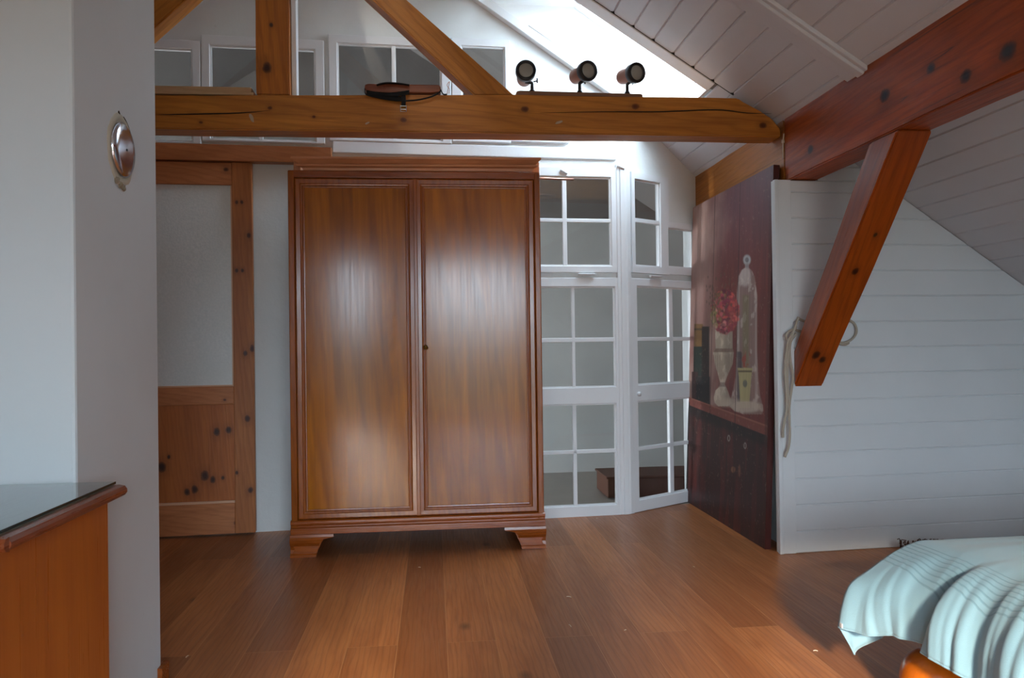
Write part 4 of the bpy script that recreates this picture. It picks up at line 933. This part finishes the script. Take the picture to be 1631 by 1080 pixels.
ribbon(bm, [P_(702, 143), P_(706, 150), P_(712, 150.5)], (0, .006, .006))
st_ = obj('strap', bm, M['strap'], hb, smooth=True); sm = st_.modifiers.new('thickness', 'SOLIDIFY'); sm.thickness = .0035; sm.offset = 0
bm = bmesh.new(); ribbon(bm, [P_(642, 146), P_(643, 158), P_(642.5, 170)], (.020, .0, .0)); t_ = obj('strap_end', bm, M['strap'], hb); sm = t_.modifiers.new('thickness', 'SOLIDIFY'); sm.thickness = .004; sm.offset = 0
bm = bmesh.new(); c0 = P_(642.5, 173, Yf - .003); w_, h_ = .013, .014
tube(bm, [c0 + Vector((-w_, 0, h_)), c0 + Vector((-w_, 0, -h_)), c0 + Vector((w_, 0, -h_)), c0 + Vector((w_, 0, h_))], .0022, 6); tube(bm, [c0 + Vector((-w_, 0, -.003)), c0 + Vector((w_, 0, -.003))], .002, 6); tube(bm, [c0 + Vector((-w_, 0, h_ - .002)), c0 + Vector((w_, 0, h_ - .002))], .002, 6)
obj('buckle', bm, M['steel'], hb)
bm = bmesh.new(); tube(bm, spline([P_(712, 150, 3.72), P_(714, 140, 3.72), P_(716, 130, 3.72), P_(712, 136, 3.72), P_(716, 142, 3.72), P_(715, 149, 3.72)], 5), .0014, 5)
tag(obj('copper_wire', bm, plain('bare copper wire', '#c07a50', .4, .6)), 'short bent copper wire end on the long beam beside the strut', 'wire')
pk = thing('loose_plank', 'pale raw pine plank lying on the long beam left of the post', 'plank', (-1.3, 3.7, 2.15))
bm = bmesh.new(); box(bm, -1.48, 3.652, 2.152, -.800, 3.75, 2.166); box(bm, -1.48, 3.658, 2.166, -.812, 3.75, 2.190); obj('board', bm, M['plank'], pk, bevel=.002)

# ------------------------------------------------------------------ knots in the timber where the photograph has them
bpy.context.view_layer.update()
def knotted(objs, key, pts, fn):
    inv = objs[0].matrix_world.inverted(); a, k = SPEC[key]; k = dict(k); a = list(a)
    if len(a) > 7: a[7] = 0
    k['kl'] = [(tuple(inv @ fn(x, y)), r) for x, y, r in pts]
    mt = wood(*a, **k)
    for o in objs: o.data.materials[0] = mt
knotted([pn], 'redbeamY', [(1291, 238, .014), (1409, 152, .017), (1483, 109, .012), (1539, 121, .015), (1605, 82, .019), (1360, 70, .008)], lambda x, y: onp(x, y, (1.69, 0, 0), (1, 0, 0)))
nb = Vector((0, -math.sin(-ang), -math.cos(ang))); nb = Vector((0, math.sin(ang), -math.cos(ang)))
knotted([br], 'redbeam', [(1276, 559, .012), (1300, 566, .013), (1310, 573, .011), (1362, 432, .010), (1394, 374, .006)], lambda x, y: onp(x, y, (1.7, bp[0][0], bp[0][1]), nb))
knotted([tie], 'beam', [(836, 174, .010), (643, 191, .008), (1012, 170, .010), (430, 172, .006), (500, 186, .005), (1215, 200, .010), (320, 195, .005)], lambda x, y: atY(x, y, 3.641))
knotted([post], 'post', [(425, 108, .014), (432, 40, .006)], lambda x, y: atY(x, y, 3.656))
PD = lambda x, y: onp(x, y, Wo + Wn * .065, Wn)
ch = [o for o in dr.children]
knotted([o for o in ch if o.name.startswith('stile')], 'pineZ', [(391, 563, .008), (402, 555, .010), (394, 667, .010), (399, 781, .009), (377, 753, .006), (377, 322, .006), (385, 322, .006), (396, 375, .008), (377, 431, .006), (386, 431, .006)], PD)
knotted([o for o in ch if o.name.startswith('rail')], 'pineX', [(360, 270, .008), (378, 833, .010), (358, 637, .005)], PD)
knotted([o for o in ch if o.name.startswith('panel')], 'pineP', [(345, 688, .012), (364, 685, .011), (258, 744, .015), (326, 758, .015), (339, 764, .010), (310, 780, .012), (298, 784, .010), (355, 761, .006), (269, 728, .006)], lambda x, y: onp(x, y, Wo + Wn * .046, Wn))
# ------------------------------------------------------------------ rope, cable, little things
def Rw(x, y, off=.035): return onp(x, y, Ro + Rn * off, Rn)
bm = bmesh.new()
s1 = [(1268, 520), (1262, 531), (1255, 545), (1252, 570), (1251, 600), (1253, 635), (1253, 655), (1248, 680), (1247, 697)]
s2 = [(1272, 505), (1264, 528), (1258, 552), (1259, 575), (1263, 600), (1260, 625), (1257, 650), (1258, 690), (1256, 712), (1250, 728)]
s3 = [(1268, 524), (1257, 528), (1252, 536), (1256, 542), (1264, 536)]
s4 = [(1268, 531), (1258, 548), (1255, 580), (1254, 610), (1257, 640), (1256, 655)]
for s_ in (s1, s2, s3, s4): tube(bm, spline([Rw(x, y, .035 + .004 * i % .01) for i, (x, y) in enumerate(s_)], 6), .0062, 8)
# passes behind the brace and comes out as a loop on the other side
s5 = [(1272, 508), (1300, 520), (1330, 540), (1342, 546), (1356, 541), (1364, 529), (1361, 516), (1351, 510), (1343, 514)]
s6 = [(1268, 526), (1300, 535), (1332, 546), (1345, 549), (1352, 546)]
for s_ in (s5, s6): tube(bm, spline([Rw(x, y, .014) for x, y in s_], 6), .0062, 8)
tag(obj('rope', bm, M['rope'], smooth=True), 'off-white rope looped behind the lower end of the brace', 'rope')
bm = bmesh.new(); tube(bm, spline([(1.684, 3.605, 1.998), (1.682, 3.612, 1.95), (1.681, 3.615, 1.88)], 5), .0035, 8); lathe(bm, [(.007, 0), (.007, .014)], (1.682, 3.611, 1.955), n=10)
tag(obj('cable', bm, M['cable'], smooth=True), 'short thin cable hanging from the end of the long beam', 'cable')
for i, (x, y, l) in enumerate(((298, 1046, .008), (906, 951, .010), (908, 997, .012), (1299, 1037, .007), (668, 904, .006), (951, 826, .006), (1105, 903, .006), (996, 1004, .005))):
    p = onp(x, y, (0, 0, .001), (0, 0, 1)); bm = bmesh.new(); a = rng.rand() * 3
    tube(bm, spline([p + Vector((-l * math.cos(a), -l * math.sin(a), .0008)), p + Vector((0, l * .3, .0015)), p + Vector((l * math.cos(a), l * math.sin(a), .0008))], 4), .0012, 5)
    tag(obj('wood_shaving', bm, plain('pale shaving', '#e0cdb4', .8)), 'tiny pale wood shaving lying on the plank floor', 'shaving', 'wood shavings on the floor')
# ------------------------------------------------------------------ things in the room behind the glass
cb = thing('storage_box', 'dark brown low box behind the glazed panels', 'box', (1.75, 5.15, 0))
bm = bmesh.new(); box(bm, 1.11, 5.0, .002, 2.2, 5.35, .125); obj('body', bm, M['brownbox'], cb, bevel=.005)
bm = bmesh.new(); box(bm, 1.10, 4.99, .126, 2.21, 5.36, .14); obj('lid', bm, M['brownbox'], cb, bevel=.004)
